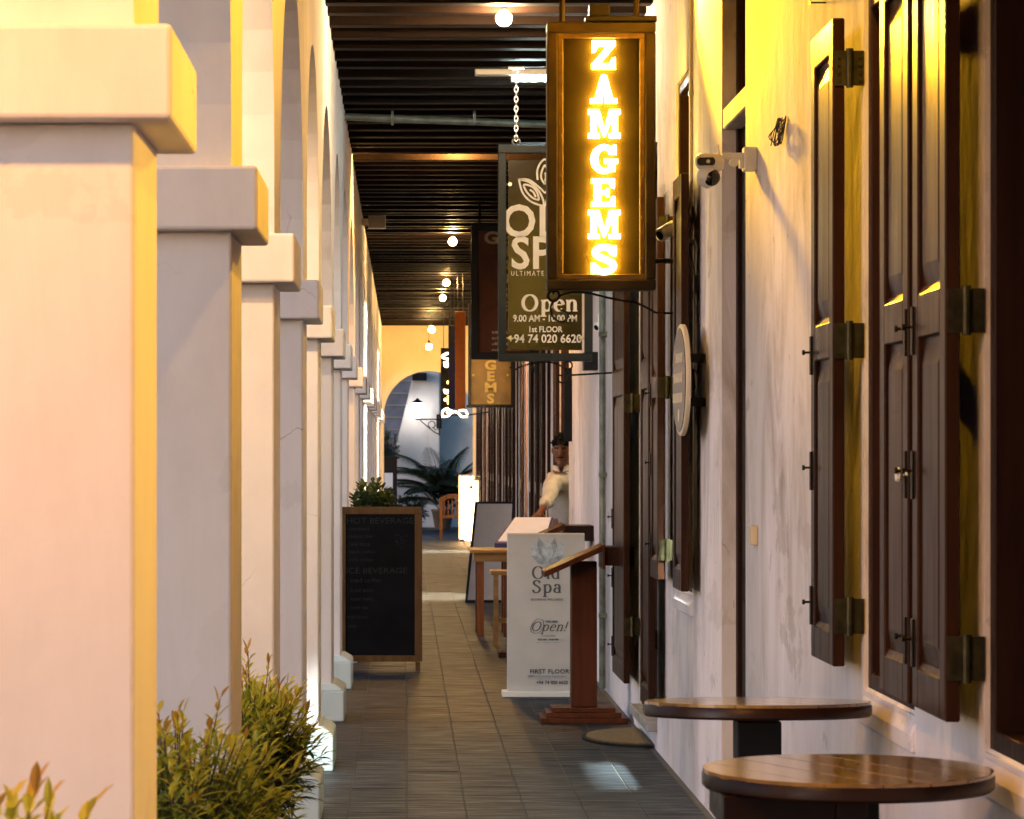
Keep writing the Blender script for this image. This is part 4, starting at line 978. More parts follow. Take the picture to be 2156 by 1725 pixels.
# conduits
q = MB(); q.tube([(WALL_X-0.012, 14.0, 0.97), (WALL_X-0.012, 13.99, CEIL_Z-0.002)], 0.010, 8)
for z in (1.2, 1.9, 2.6, 3.3): q.box(WALL_X-0.024, WALL_X-0.001, 13.97, 14.02, z, z+0.02)
tag(q.build('conduit', 'cream_plastic'), 'thin vertical conduit beside the round sign', 'pipe')
q = MB(); q.tube([(WALL_X-0.03, 20.0, 0.02), (WALL_X-0.03, 20.0, CEIL_Z-0.002)], 0.022, 8)
for z in (0.5, 1.45, 2.4, 3.4): q.box(WALL_X-0.054, WALL_X-0.001, 19.96, 20.04, z, z+0.03)
tag(q.build('drain_pipe', 'galv_pipe'), 'dark vertical drain pipe on the white wall past the door', 'pipe')
q = MB(); q.box(WALL_X-0.10, WALL_X-0.001, 20.9, 21.1, PZ(780, 21), PZ(712+60-30, 21)); tag(q.build('meter_box', 'black_paint', bevel=0.004), 'small dark box fixed to the white wall past the drain pipe', 'box')
q = MB(); q.tube([(-0.47, 21.6, CEIL_Z-0.03), (WALL_X-0.001, 21.6, CEIL_Z-0.10)], 0.028, 10)
for xx in (-0.1, 0.5, 1.1): q.box(xx, xx+0.02, 21.57, 21.63, CEIL_Z-0.09, CEIL_Z+0.01)
tag(q.build('ceiling_pipe', 'galv_pipe', smooth=True), 'rusty grey pipe crossing under the dark joists', 'pipe')
q = MB(); q.box(PX(776, 30.5), PX(812, 30.5), 30.4, 30.55, PZ(482, 30.5), PZ(456, 30.5)); q.box(PX(771, 30.5)-0.06, PX(776, 30.5), 30.42, 30.5, PZ(475, 30.5), PZ(462, 30.5)); tag(q.build('junction_box', 'cream_plastic', bevel=0.006), 'cream junction box hanging by the arcade under the joists', 'box')

# ================================================================== LAMPS
def bulb(label, Y, X, Z, mat, r=0.045, drop=None, extra=None):
    t = thing('hanging_bulb', label, 'lamp', (X, Y, Z), 'bare bulbs along the ceiling')
    q = MB(); q.lathe([(r*0.35, 0.9*r), (r*0.55, 0.7*r), (r*0.95, 0.25*r), (r, -0.1*r), (r*0.85, -0.6*r), (r*0.5, -0.92*r), (r*0.1, -1.03*r)], (0, 0, 0), 16); q.build('glass', mat, t, smooth=True)
    q = MB(); q.lathe([(r*0.36, 0.905*r), (r*0.42, 1.0*r), (r*0.42, 1.9*r), (r*0.2, 2.1*r)], (0, 0, 0), 12); q.build('socket', 'black_paint', t)
    q = MB(); q.tube([(0, 0, 2.05*r), (0, 0, max(CEIL_Z+0.189-Z, 2.1*r))], 0.004, 5); q.build('cord', 'cord', t)
def gap(y):
    g_ = [(a+b)/2 for a, b in zip(JY, JY[1:])]; return min(g_, key=lambda v: abs(v-y))
wl_ = thing('added_wall_lamp', 'added hooded yellow lamp out of view opposite the nearest pier', 'lamp', (WALL_X, 5.5, 2.62))  # added lamp out of view, turns the nearest pier's inner side yellow
q = MB(); q.box(-0.03, -0.001, -0.04, 0.04, -0.06, 0.06); q.build('back_plate', 'iron', wl_); q = MB(); q.tube([(-0.025, 0, 0), (-0.035, 0, 0.0)], 0.012, 8); q.build('arm', 'iron', wl_)
q = MB(); q.tube([(-0.03, 0, 0.01), (-0.04, 0, 0.005), (-0.055, 0, -0.01)], [0.02, 0.045, 0.05], 14, cap=False); q.build('hood', 'iron', wl_, smooth=True)
ld = bpy.data.lights.new('hood_beam', 'SPOT'); ld.energy = 48; ld.color = (1.0, 0.52, 0.03); ld.spot_size = math.radians(84); ld.spot_blend = 0.7; ld.shadow_soft_size = 0.03
lo = bpy.data.objects.new('hood_beam', ld); C.objects.link(lo); lo.parent = wl_; lo.location = (-0.062, 0, -0.012); lo.rotation_euler = Vector((-1, 0.03, -0.42)).to_track_quat('-Z', 'Y').to_euler()
def added_lantern(label, Y, mat):  # unseen lanterns added to light the fronts of alternate piers
    t = thing('added_arcade_lantern', label, 'lamp', (XO, Y, 3.62), 'added unseen lanterns on the street face of the arcade')
    q = MB(); q.box(-0.03, -0.001, -0.06, 0.06, -0.1, 0.1); q.build('back_plate', 'iron', t)
    q = MB(); q.tube([(-0.03, 0, 0.05), (-0.07, 0, 0.14), (-0.13, 0, 0.13)], 0.012, 8); q.tube([(-0.13, 0, 0.13), (-0.13, 0, 0.085)], 0.02, 8); q.build('arm', 'iron', t)
    q = MB(); q.lathe([(0.10, 0.06), (0.05, 0.085), (0.02, 0.1)], (-0.13, 0, 0), 12); q.build('cap', 'iron', t)
    q = MB(); q.lathe([(0.02, -0.075), (0.05, -0.05), (0.065, 0.0), (0.06, 0.045), (0.03, 0.059)], (-0.13, 0, 0), 14); q.build('glass', mat, t, smooth=True)
added_lantern('added unseen amber lantern on the street side of the arcade before the nearest pier', 3.9, 'added_lantern_amber')
added_lantern('added unseen warm lantern on the street side of the arcade before the third pier', 8.7, 'added_lantern_warm')
added_lantern('added unseen warm lantern on the street side of the arcade before the fifth pier', 13.5, 'added_lantern_warm')
bulb('added unseen yellow bulb between joists over the two round tables', gap(7.5), 0.92, 4.205, 'added_yellow_bulb', r=0.038)  # added bulb out of view, gives table tops and pier sides gold light
bulb('large bare bulb glowing left above the letter sign', 16.6, PX(1061, 16.6), PZ(38, 16.6), 'bulb_glow')
bulb('bulb tucked between joists left of the glass sign', gap(24.75), PX(962, 24.75), 4.205, 'bulb_mid', r=0.038)
bulb('bare bulb left of the dark brown gem sign', 33.2, PX(953, 33.2), PZ(508, 33.2), 'bulb_far')
bulb('upper of two close bare bulbs above the orange banner', 41.2, PX(940, 41.2), PZ(595, 41.2), 'bulb_far')
bulb('lower of two close bare bulbs above the orange banner', 45.2, PX(932, 45.2), PZ(627, 45.2), 'bulb_far')
bulb('bare bulb against the top of the yellow end wall', 52.0, PX(909, 52), PZ(694, 52), 'bulb_far', r=0.055)
bulb('lowest bare bulb just above the end arch', 55.2, PX(903, 55.2), PZ(730, 55.2), 'bulb_far', r=0.055)
# tube fixture on the ceiling
t = thing('ceiling_tube', 'cool white tube fixture on the joists behind the chain of the glass sign', 'lamp', (0, 19.15, CEIL_Z))
q = MB(); q.box(PX(1000, 19.15), PX(1165, 19.15)+0.35, -0.05, 0.05, -0.045, -0.001); q.build('housing', 'white_plastic', t, bevel=0.006)
q = MB(); q.lathe([(0.016, PX(1080, 19.15)), (0.016, PX(1165, 19.15)+0.32)], (0, 0.02, -0.064), 10, 'x'); q.build('tube', 'tube_cool', t)
q = MB(); q.box(PX(1076, 19.15), PX(1080, 19.15), -0.0, 0.04, -0.085, -0.04).box(PX(1165, 19.15)+0.32, PX(1165, 19.15)+0.335, 0.0, 0.04, -0.085, -0.04); q.build('lamp_holder', 'white_plastic', t)
# added low spotlight, unseen behind the piers, brightens pier foot and standee
SPX, SPY, SPZ = -0.75, 13.52, 0.27
t = thing('added_spotlight', 'small added cool spotlight hidden from view just past the fourth pier', 'lamp', (SPX, SPY, -0.004))
q = MB(); q.tube([(0, 0, 0), (0, 0, SPZ+0.03)], 0.012, 8); q.build('spike', 'iron', t)
aim = Vector((1.0-SPX, 19.6-SPY, -0.35-SPZ)).normalized()
q = MB(); c0 = Vector((0, 0, SPZ+0.06)); q.tube([c0-aim*0.10, c0-aim*0.05, c0+aim*0.02], [0.02, 0.045, 0.05], 12); q.build('housing', 'iron', t, smooth=True)
ld = bpy.data.lights.new('spot_beam', 'SPOT'); ld.energy = 55; ld.color = (0.88, 1.0, 0.96); ld.spot_size = math.radians(36); ld.spot_blend = 1.0; ld.shadow_soft_size = 0.03
lo = bpy.data.objects.new('spot_beam', ld); C.objects.link(lo); lo.parent = t; lo.location = c0+aim*0.06; lo.rotation_euler = aim.to_track_quat('-Z', 'Y').to_euler()

# ================================================================== FURNITURE
def table(label, X, Y, H, R, tilt):
    t = thing('round_table', label, 'table', (X, Y, 0), 'round wooden tables by the wall')
    th = 0.042
    pl = []; nb = 6; wid = 2*R/nb
    # plank top: slices of a disc, hair joints between
    top_parent = None
    Mt = Matrix.Translation((0, 0, H)) @ Matrix.Rotation(math.radians(tilt), 4, 'X') @ Matrix.Rotation(math.radians(25), 4, 'Z')
    q = MB(); q.lathe([(R-0.006, -th), (R, -th+0.006), (R, -0.012), (R-0.004, -0.007), (0.02, -0.007)], (0, 0, 0), 64); q.v = [tuple(Mt @ Vector(v)) for v in q.v]
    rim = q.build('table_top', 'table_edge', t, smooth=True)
    for i in range(nb):
        x0, x1 = -R+i*wid+0.0012, -R+(i+1)*wid-0.0012
        def ch(x): return math.sqrt(max(0, (R-0.003)**2-x*x))
        xs = [x0+(x1-x0)*k/8 for k in range(9)]
        pts = [(x, -ch(x)) for x in xs] + [(x, ch(x)) for x in reversed(xs)]
        q = MB(); n = len(pts); q.v = [(x, y, -0.012) for x, y in pts] + [(x, y, 0.0) for x, y in pts]
        q.f = [tuple(range(n, 2*n))] + [(k, (k+1) % n, n+(k+1) % n, n+k) for k in range(n)]
        q.v = [tuple(Mt @ Vector(v)) for v in q.v]
        q.build('plank', 'table_wood', rim, bevel=0.0012, seg=1)
    q = MB(); q.box(-0.062, 0.062, -0.062, 0.062, 0.06, H-th-0.012); q.build('pedestal', 'black_paint', t, bevel=0.004)
    q = MB(); q.box(-0.2, 0.2, -0.035, 0.035, 0.0, 0.059).box(-0.035, 0.035, -0.2, -0.0351, 0.0, 0.055).box(-0.035, 0.035, 0.0351, 0.2, 0.0, 0.055); q.build('foot', 'black_paint', t, bevel=0.006)
    return t
t1 = table('nearest round wooden table with warped planks and dark thick rim', PX(1784, 6.62), 6.62, PZ(1618, 6.62), 0.325, 0.0)
t2 = table('second round wooden table standing by the plain plaster wall', PX(1594, 8.38), 8.38, PZ(1476, 8.38), 0.322, -2.6)
# under-frame of the near table
q = MB(); h1 = PZ(1618, 6.62)-0.043
q.box(-0.315+0.02, -0.05, -0.17, -0.145, h1-0.07, h1).box(-0.295, -0.27, -0.144, 0.14, h1-0.07, h1).box(-0.05, 0.02, -0.17, 0.0, h1-0.24, h1-0.001)
q.build('under_frame', 'table_edge', t1, bevel=0.003, seg=1)
# stool below the near table
st = wthing('stool', 'dark wooden stool tucked under the nearest round table', 'stool', (0.84, 6.50, 0))
q = MB(); q.box(0.695, 0.975, 6.36, 6.64, 0.745, 0.785); q.build('seat', 'table_wood', st, bevel=0.006)
for (xx, yy_) in ((0.705, 6.37), (0.935, 6.37), (0.705, 6.60), (0.935, 6.60)):
    q = MB(); q.box(xx, xx+0.032, yy_, yy_+0.032, 0.0, 0.744); q.build('leg', 'table_edge', st, bevel=0.003, seg=1)
q = MB(); q.box(0.738, 0.934, 6.375, 6.395, 0.25, 0.29).box(0.738, 0.934, 6.605, 6.625, 0.25, 0.29).box(0.71, 0.73, 6.403, 6.599, 0.30, 0.34).box(0.94, 0.96, 6.403, 6.599, 0.30, 0.34); q.build('stretcher', 'table_edge', st)

def lectern(label, X, Y, H, top_mat='lectern_wood', wd=0.40, face=1):
    """post on a stepped plinth with a sloping top; the slope runs down toward -x"""
    t = thing('lectern', label, 'lectern', (X, Y, 0))
    q = MB(); q.box(-0.26, 0.26, -0.2, 0.2, 0, 0.032).box(-0.225, 0.225, -0.17, 0.17, 0.0321, 0.062).box(-0.19, 0.19, -0.14, 0.14, 0.0621, 0.088); q.build('plinth', 'lectern_wood', t, bevel=0.004)
    q = MB(); q.box(-0.07, 0.085, -0.055, 0.075, 0.0881, H-0.10); q.build('post', 'lectern_wood', t, bevel=0.006)
    q = MB(); a = math.radians(24); ca, sa = math.cos(a), math.sin(a)
    def pt(u, v_, w_): return (0.11 + u*ca - w_*sa*0 , v_, H + u*sa + w_)
    q.hexa([pt(-0.38, -wd/2, -0.035), pt(0.0, -wd/2, -0.035), pt(0.0, wd/2, -0.035), pt(-0.38, wd/2, -0.035), pt(-0.38, -wd/2, 0), pt(0.0, -wd/2, 0), pt(0.0, wd/2, 0), pt(-0.38, wd/2, 0)]); q.build('sloping_top', top_mat, t, bevel=0.003, seg=1)
    q = MB(); q.box(0.1101, 0.125, -wd/2, wd/2, H-0.14, H+0.006); q.build('edge_board', 'lectern_wood', t, bevel=0.003, seg=1)
    q = MB(); q.box(0.126, 0.34, -wd/2+0.02, wd/2-0.02, H-0.12, H-0.01); q.build('shelf_box', 'frame_wood', t, bevel=0.003, seg=1)
    return t
lectern('dark red wooden lectern on a stepped plinth in front of the white standee', PX(1226, 17.8), 17.8, PZ(1147, 17.8))
# white standee
SY = 19.6; xx = lambda x: PX(x, SY); zz_ = lambda y: PZ(y, SY)
sd_ = wthing('standee', 'white printed display stand with lotus print behind the lectern', 'standee', (xx(1150), SY, 0))
q = MB(); q.box(xx(1068), xx(1231), SY, SY+0.06, 0.03, zz_(1123)); q.build('panel', 'canvas_white', sd_, bevel=0.004)
q = MB(); q.box(xx(1057), xx(1242), SY-0.07, SY+0.14, 0.0, 0.035); q.build('base', 'white_plastic', sd_, bevel=0.004)
q = MB(); q.box(xx(1068)+0.002, xx(1231)-0.002, SY-0.004, SY-0.001, zz_(1126), zz_(1123)-0.001); q.build('top_strip', 'cream_plastic', sd_)
fz = lambda x, y: (xx((1540+x/3.137)/1.4662), zz_((1620+y/3.137)/1.4662))
petals = [([(470, 390), (380, 370), (320, 290), (300, 165), (350, 190), (420, 300)], 'print_pale'), ([(470, 390), (560, 370), (620, 290), (640, 165), (590, 185), (520, 300)], 'print_pale'),
          ([(470, 380), (400, 300), (370, 200), (385, 120), (440, 190), (480, 300)], 'print_blue'), ([(470, 380), (540, 300), (565, 200), (545, 125), (500, 190), (460, 300)], 'print_blue'),
          ([(470, 370), (415, 280), (425, 210), (470, 150), (515, 205), (525, 280)], 'print_pale'), ([(470, 392), (380, 375), (315, 300), (420, 320)], 'print_blue'), ([(470, 392), (560, 375), (640, 290), (520, 320)], 'print_blue')]
for k, (pts, mt) in enumerate(petals):
    q = MB(); q.poly_y([fz(x, y) for x, y in pts], SY-0.0012-0.0003*k, SY-0.0008); q.build('lotus_petal', mt, sd_)
serif('Old', fz(318, 525)[0], fz(318, 525)[1], 0.118, SY-0.002, 'print_dark', sd_, thick=0.13, thin=0.03)
serif('Spa', fz(318, 660)[0], fz(318, 660)[1], 0.118, SY-0.002, 'print_dark', sd_, thick=0.13, thin=0.03)
text('ULTIMATE WELLNESS', 0.022, fz(465, 725)[0], fz(465, 725)[1], SY-0.002, 'print_dark', sd_, spacing=1.4, sx=0.75)
serif('Open!', fz(305, 1030)[0], fz(305, 1030)[1], 0.088, SY-0.002, 'print_dark', sd_, thick=0.10, thin=0.045, slant=0.35)
q = MB(); q.nib([fz(x, y) for x, y in spline([(350, 1055), (310, 1030), (320, 970), (370, 915), (425, 925), (430, 990), (390, 1045), (345, 1050)], 6)], 0.002, 0.0045, SY-0.002, 0.001); q.build('flourish', 'print_dark', sd_)
text('WE ARE', 0.022, fz(510, 940)[0], fz(510, 940)[1], SY-0.0035, 'print_dark', sd_, bold=0.0004)
text('9.00 AM - 10.00 PM', 0.017, fz(475, 1113)[0], fz(475, 1113)[1], SY-0.002, 'print_dark', sd_, bold=0.0003)
q = MB(); q.box(fz(360, 0)[0], fz(590, 0)[0], SY-0.002, SY-0.001, fz(0, 1143)[1], fz(0, 1139)[1]); q.box(fz(410, 0)[0], fz(550, 0)[0], SY-0.002, SY-0.001, fz(0, 1084)[1], fz(0, 1070)[1]); q.box(fz(275, 0)[0], fz(680, 0)[0], SY-0.002, SY-0.001, fz(0, 1494)[1], fz(0, 1491)[1]); q.build('rule_lines', 'print_blue', sd_)
text('FIRST FLOOR', 0.041, fz(298, 1423)[0], fz(298, 1423)[1], SY-0.002, 'print_dark', sd_, bold=0.0006, align='LEFT', spacing=1.1)
text('DUTCH HOSPITAL, GALLE FORT', 0.018, fz(280, 1470)[0], fz(280, 1470)[1], SY-0.002, 'print_blue', sd_, align='LEFT')
text('+94 74 020 6620', 0.034, fz(360, 1530)[0], fz(360, 1530)[1], SY-0.002, 'print_dark', sd_, bold=0.0004, align='LEFT', sx=0.9)

# chalkboard A-frame
BY = 22.0; xx = lambda x: PX(x, BY); zz_ = lambda y: PZ(y, BY)
cb_ = wthing('chalkboard', 'tall black chalkboard in an oak frame standing by the piers', 'chalkboard', (xx(800), BY, 0))
lean = 0.10; zb_, zt_ = zz_(1393), zz_(1068)
def bp(x, z, dy=0.0): return (x, BY + lean*(z-zb_)/(zt_-zb_) + dy, z)
def slabb(q, x0, x1, z0, z1, d0, d1): q.hexa([bp(x0, z0, d0), bp(x1, z0, d0), bp(x1, z0, d1), bp(x0, z0, d1), bp(x0, z1, d0), bp(x1, z1, d0), bp(x1, z1, d1), bp(x0, z1, d1)])
bl, br = xx(712), xx(889)
q = MB(); slabb(q, bl, br, zt_-0.055, zt_, 0, 0.03); slabb(q, bl, br, zb_, zb_+0.045, 0, 0.03); slabb(q, bl, bl+0.055, zb_+0.045, zt_-0.055, 0, 0.03); slabb(q, br-0.055, br, zb_+0.045, zt_-0.055, 0, 0.03); q.build('frame', 'oak_frame', cb_, bevel=0.003, seg=1)
q = MB(); slabb(q, bl+0.05, br-0.05, zb_+0.04, zt_-0.05, 0.012, 0.02); q.build('slate', 'slate_board', cb_)
q = MB()
for x_ in (bl+0.01, br-0.05): q.hexa([(x_, BY+0.002, 0), (x_+0.035, BY+0.002, 0), (x_+0.035, BY+0.03, 0), (x_, BY+0.03, 0), bp(x_, zb_-0.002, 0.002), bp(x_+0.035, zb_-0.002, 0.002), bp(x_+0.035, zb_-0.002, 0.03), bp(x_, zb_-0.002, 0.03)])
q.build('front_legs', 'oak_frame', cb_)
q = MB()
for x_ in (bl+0.01, br-0.05): q.tube([(x_+0.018, BY+lean+0.04, zt_-0.1), (x_+0.018, BY+0.5, 0.008)], 0.014, 6)
q.build('back_legs', 'oak_frame', cb_)
def chalk(s, x, y, size, sx=1.0):
    z = zz_(y); o = text(s, size, xx(x), z, bp(0, z, 0.0105)[1], 'chalk', cb_, name='chalk_writing', align='LEFT', ext=0.0006, sx=sx)
cl = [(728, 1098, 'HOT BEVERAGE', 0.062), (732, 1114, 'espresso', 0.04), (732, 1130, 'cappuccino', 0.036), (732, 1147, 'café latte', 0.04), (734, 1163, 'black coffee', 0.036), (734, 1180, 'milk coffee', 0.036),
      (728, 1203, 'ICE BEVERAGE', 0.062), (738, 1223, 'iced coffee', 0.046), (738, 1244, 'iced latte', 0.040), (738, 1262, 'iced milo', 0.040), (738, 1280, 'iced tea', 0.036), (730, 1300, 'fruit juice', 0.036), (730, 1319, 'soda', 0.036)]
for (x, y, s, sz) in cl: chalk(s, x, y, sz, 1.15)
q = MB(); rn = random.Random(9)
for k in range(26):
    x = rn.uniform(833, 862); y = rn.uniform(1128, 1152); z = zz_(y); p0 = (xx(x), z); q.nib([p0, (p0[0]+rn.uniform(-.02, .02), p0[1]+rn.uniform(-.015, .015))], 0.003, 0.003, bp(0, z, 0.009)[1], 0.001)
q.build('chalk_drawing', 'chalk', cb_)

# grey easel board further back
EY = 32.0; xx = lambda x: PX(x, EY); zz_ = lambda y: PZ(y, EY)
eb_ = wthing('easel_board', 'leaning pale grey board in a thin black frame beside the light wood table', 'board', (xx(1032), EY, 0))
def quadb(q, c4, d0, d1): q.hexa([(c4[0][0], EY+c4[0][2]+d0, c4[0][1]), (c4[1][0], EY+c4[1][2]+d0, c4[1][1]), (c4[1][0], EY+c4[1][2]+d1, c4[1][1]), (c4[0][0], EY+c4[0][2]+d1, c4[0][1]), (c4[3][0], EY+c4[3][2]+d0, c4[3][1]), (c4[2][0], EY+c4[2][2]+d0, c4[2][1]), (c4[2][0], EY+c4[2][2]+d1, c4[2][1]), (c4[3][0], EY+c4[3][2]+d1, c4[3][1])])
B = [(xx(979), 0.0, 0.0), (xx(1075), 0.0, 0.0), (xx(1086), zz_(1057), 0.25), (xx(1001), zz_(1057), 0.25)]
q = MB(); quadb(q, B, 0.006, 0.03); q.build('frame', 'black_paint', eb_)
Bi = [(B[0][0]+0.03, 0.03, 0.007), (B[1][0]-0.03, 0.03, 0.007), (B[2][0]-0.03, B[2][1]-0.025, 0.245), (B[3][0]+0.028, B[3][1]-0.025, 0.245)]
q = MB(); quadb(q, Bi, -0.002, 0.02); q.build('panel', 'board_grey', eb_)
q = MB(); q.tube([(xx(1040), EY+0.28, zz_(1075)), (xx(1040), EY+0.65, 0.008)], 0.014, 6); q.build('back_leg', 'black_paint', eb_)

# light wood table and stool beside the standee
TYt = 26.0; xx = lambda x: PX(x, TYt)
tb = wthing('side_table', 'warm lit light wood table between the standee and the easel board', 'table', (xx(1040), TYt, 0))
q = MB(); q.box(xx(990), xx(1085), TYt-0.02, TYt+0.75, 0.735, 0.765); q.build('table_top', 'light_wood', tb, bevel=0.004)
q = MB(); q.box(xx(998), xx(1078), TYt+0.03, TYt+0.70, 0.66, 0.734); q.build('apron', 'light_wood', tb)
for (x_, y_) in ((xx(1012), TYt+0.03), (xx(1068), TYt+0.03), (xx(1012), TYt+0.64), (xx(1068), TYt+0.64)):
    q = MB(); q.box(x_-0.03, x_+0.03, y_, y_+0.06, 0, 0.659); q.build('leg', 'chair_wood', tb, bevel=0.003, seg=1)
st2 = wthing('stool', 'light wood stool in front of the warm lit table behind the standee', 'stool', (xx(1058), 24.7, 0))
q = MB(); q.box(PX(1032, 24.7), PX(1085, 24.7), 24.6, 24.9, 0.60, 0.635); q.build('seat', 'light_wood', st2, bevel=0.004)
for (x_, y_) in ((PX(1040, 24.7), 24.62), (PX(1076, 24.7), 24.62), (PX(1040, 24.7), 24.84), (PX(1076, 24.7), 24.84)):
    q = MB(); q.box(x_, x_+0.035, y_, y_+0.035, 0, 0.599); q.build('leg', 'light_wood', st2)
q = MB(); q.box(PX(1040, 24.7)+0.036, PX(1076, 24.7)-0.001, 24.63, 24.65, 0.2, 0.24); q.build('stretcher', 'light_wood', st2)

# second lectern with menu, and the open white menu stand the man leans on
lectern('brown lectern hidden behind the standee, only its top edge showing', PX(1150, 21.6), 21.6, PZ(1103, 21.6), wd=0.5)
MY = 23.3; xx = lambda x: PX(x, MY); zz_ = lambda y: PZ(y, MY)
ms = wthing('menu_stand', 'stand with a sloping white menu under the hand of the man', 'menu stand', (xx(1085), MY, 0))
q = MB(); Yb = MY+0.36
fr_, bk_ = (xx(1041), xx(1150), zz_(1144)), (PX(1082, Yb), PX(1165, Yb), PZ(1090, Yb))
def slope(q, u0, u1, v0, v1, z0, z1):
    L_ = lambda a, b, t_: a+(b-a)*t_
    pt = lambda u, v, dz: (L_(L_(fr_[0], fr_[1], u), L_(bk_[0], bk_[1], u), v), L_(MY, Yb, v), L_(fr_[2], bk_[2], v)+dz)
    q.hexa([pt(u0, v0, z0), pt(u1, v0, z0), pt(u1, v1, z0), pt(u0, v1, z0), pt(u0, v0, z1), pt(u1, v0, z1), pt(u1, v1, z1), pt(u0, v1, z1)])
slope(q, 0, 1, 0, 1, -0.035, 0.0); q.build('top', 'purple_edge', ms)
q = MB(); slope(q, 0.05, 0.95, 0.06, 0.97, 0.001, 0.008); q.build('menu', 'paper_white', ms)
q = MB(); q.box(xx(1090), xx(1112), MY+0.14, MY+0.24, 0.04, zz_(1144)+0.045).box(xx(1050), xx(1125), MY+0.05, MY+0.38, 0, 0.0399); q.build('post', 'frame_wood', ms)
# doormat
q = MB(); n = 24; pts = [(WALL_X-0.01, 16.15), (WALL_X-0.01, 17.15)] + [(WALL_X-0.01-0.36*math.sin(PI*k/n), 16.65+0.5*math.cos(PI*k/n)) for k in range(1, n)]
m_ = len(pts); q.v = [(x, y, 0.001) for x, y in pts] + [(x, y, 0.014) for x, y in pts]; q.f = [tuple(range(m_, 2*m_))] + [(k, (k+1) % m_, m_+(k+1) % m_, m_+k) for k in range(m_)]
dm_ = wthing('doormat', 'half round brown doormat at the foot of the tall door leaf', 'mat', (WALL_X-0.15, 16.65, 0)); q.build('rubber_edge', 'rubber', dm_)
q = MB(); pts = [(WALL_X-0.014+(x-WALL_X+0.01)*0.92, 16.65+(y-16.65)*0.92) for x, y in pts]; q.v = [(x, y, 0.0141) for x, y in pts] + [(x, y, 0.022) for x, y in pts]; q.f = [tuple(range(m_, 2*m_))] + [(k, (k+1) % m_, m_+(k+1) % m_, m_+k) for k in range(m_)]; q.build('pile', 'mat_coir', dm_)

# armchair near the end arch
AY = 56.0; ax0, ax1 = PX(926, AY), PX(978, AY)
ac = wthing('wooden_chair', 'reddish wooden chair with a curved slatted back near the end arch', 'chair', ((ax0+ax1)/2, AY, 0))
q = MB(); q.box(ax0, ax1, AY, AY+0.45, 0.40, 0.45); q.build('seat', 'chair_wood', ac, bevel=0.005)
for (x_, y_, h_) in ((ax0, AY, 0.80), (ax1-0.05, AY, 0.80), (ax0, AY+0.40, 0.62), (ax1-0.05, AY+0.40, 0.62)):
    q = MB(); q.box(x_, x_+0.05, y_, y_+0.05, 0, 0.399).box(x_, x_+0.05, y_, y_+0.05, 0.451, h_); q.build('leg', 'chair_wood', ac)
q = MB(); pts = [(ax0-0.01 + (ax1-ax0+0.02)*k/10, 0.78+0.085*math.sin(PI*k/10)) for k in range(11)]
q.poly_y(pts + [(x, z-0.09) for x, z in reversed(pts)], AY-0.004, AY+0.045); q.build('top_rail', 'chair_wood', ac)
for k in range(5): q = MB(); x_ = ax0+0.07+k*(ax1-ax0-0.16)/4; q.box(x_, x_+0.025, AY+0.012, AY+0.034, 0.451, 0.74); q.build('slat', 'chair_wood', ac)
for x_ in (ax0-0.01, ax1-0.055): q = MB(); q.box(x_, x_+0.065, AY-0.002, AY+0.48, 0.6201, 0.65); q.build('armrest', 'chair_wood', ac)
# glowing light boxes
def lightbox(label, Y, x0, x1, yt, z0=0.0):
    t = wthing('light_box', label, 'light box', (PX((x0+x1)/2, Y), Y, z0), 'glowing light boxes near the chair')
    a, b = PX(x0, Y), PX(x1, Y); zt = PZ(yt, Y)
    q = MB(); q.box(a+0.012, b-0.012, Y+0.012, Y+0.17, z0+0.05, zt-0.02); q.build('lit_panel', 'box_glow', t)
    q = MB()
    for (u, v_) in ((a, Y), (b-0.011, Y), (a, Y+0.171), (b-0.011, Y+0.171)): q.box(u, u+0.011, v_, v_+0.011, z0, zt)
    q.box(a, b, Y, Y+0.182, zt, zt+0.012).box(a, b, Y, Y+0.182, z0+0.035, z0+0.0499); q.build('frame', 'cream_plastic', t)
    q = MB(); q.box(a+0.10, a+0.16, Y+0.006, Y+0.0115, zt-0.16, zt-0.10); q.build('tag', 'print_dark', t)
lightbox('taller glowing white light box standing behind the other one', 54.6, 966, 999, 1001)
lightbox('lower brighter light box in front beside the wooden chair', 53.4, 977, 1008, 1011)

# ================================================================== PERSON
def skin(name, joints, edges, mat, parent, sub=2, root=0):
    me = bpy.data.meshes.new(name); me.from_pydata([j[0] for j in joints], edges, []); me.materials.append(MATS[mat])
    o = bpy.data.objects.new(name, me); C.objects.link(o); o.parent = parent
    if parent is not None and parent.name in WORLD: o.matrix_parent_inverse = Matrix.Translation(-WORLD[parent.name])
    sm = o.modifiers.new('skin', 'SKIN'); sm.use_smooth_shade = True
    if not me.skin_vertices: me.skin_vertices.new()
    for i, j in enumerate(joints):
        r = j[1]; me.skin_vertices[0].data[i].radius = (r, r) if not isinstance(r, tuple) else r
        me.skin_vertices[0].data[i].use_root = (i == root)
    ss = o.modifiers.new('sub', 'SUBSURF'); ss.levels = sub; ss.render_levels = sub
    return o
MYp = 25.25; hx, hz = PX(1183, MYp), PZ(948, MYp)
FZ = 0.066
man = wthing('person', 'man in a white shirt and dark trousers leaning from a doorway toward the menu stand', 'person', (hx+0.06, MYp, FZ))
cx_ = hx+0.015; cyp = MYp+0.05
V3 = lambda *a: tuple(a)
hand = Vector((PX(1131, 24.3), 24.3, PZ(1088, 24.3)))
sh_r = Vector((PX(1163, 25.2), 25.16, 1.37)); el_r = Vector((PX(1153, 24.95), 24.86, PZ(1056, 24.95))); wr_r = hand + Vector((0.05, 0.12, 0.06))
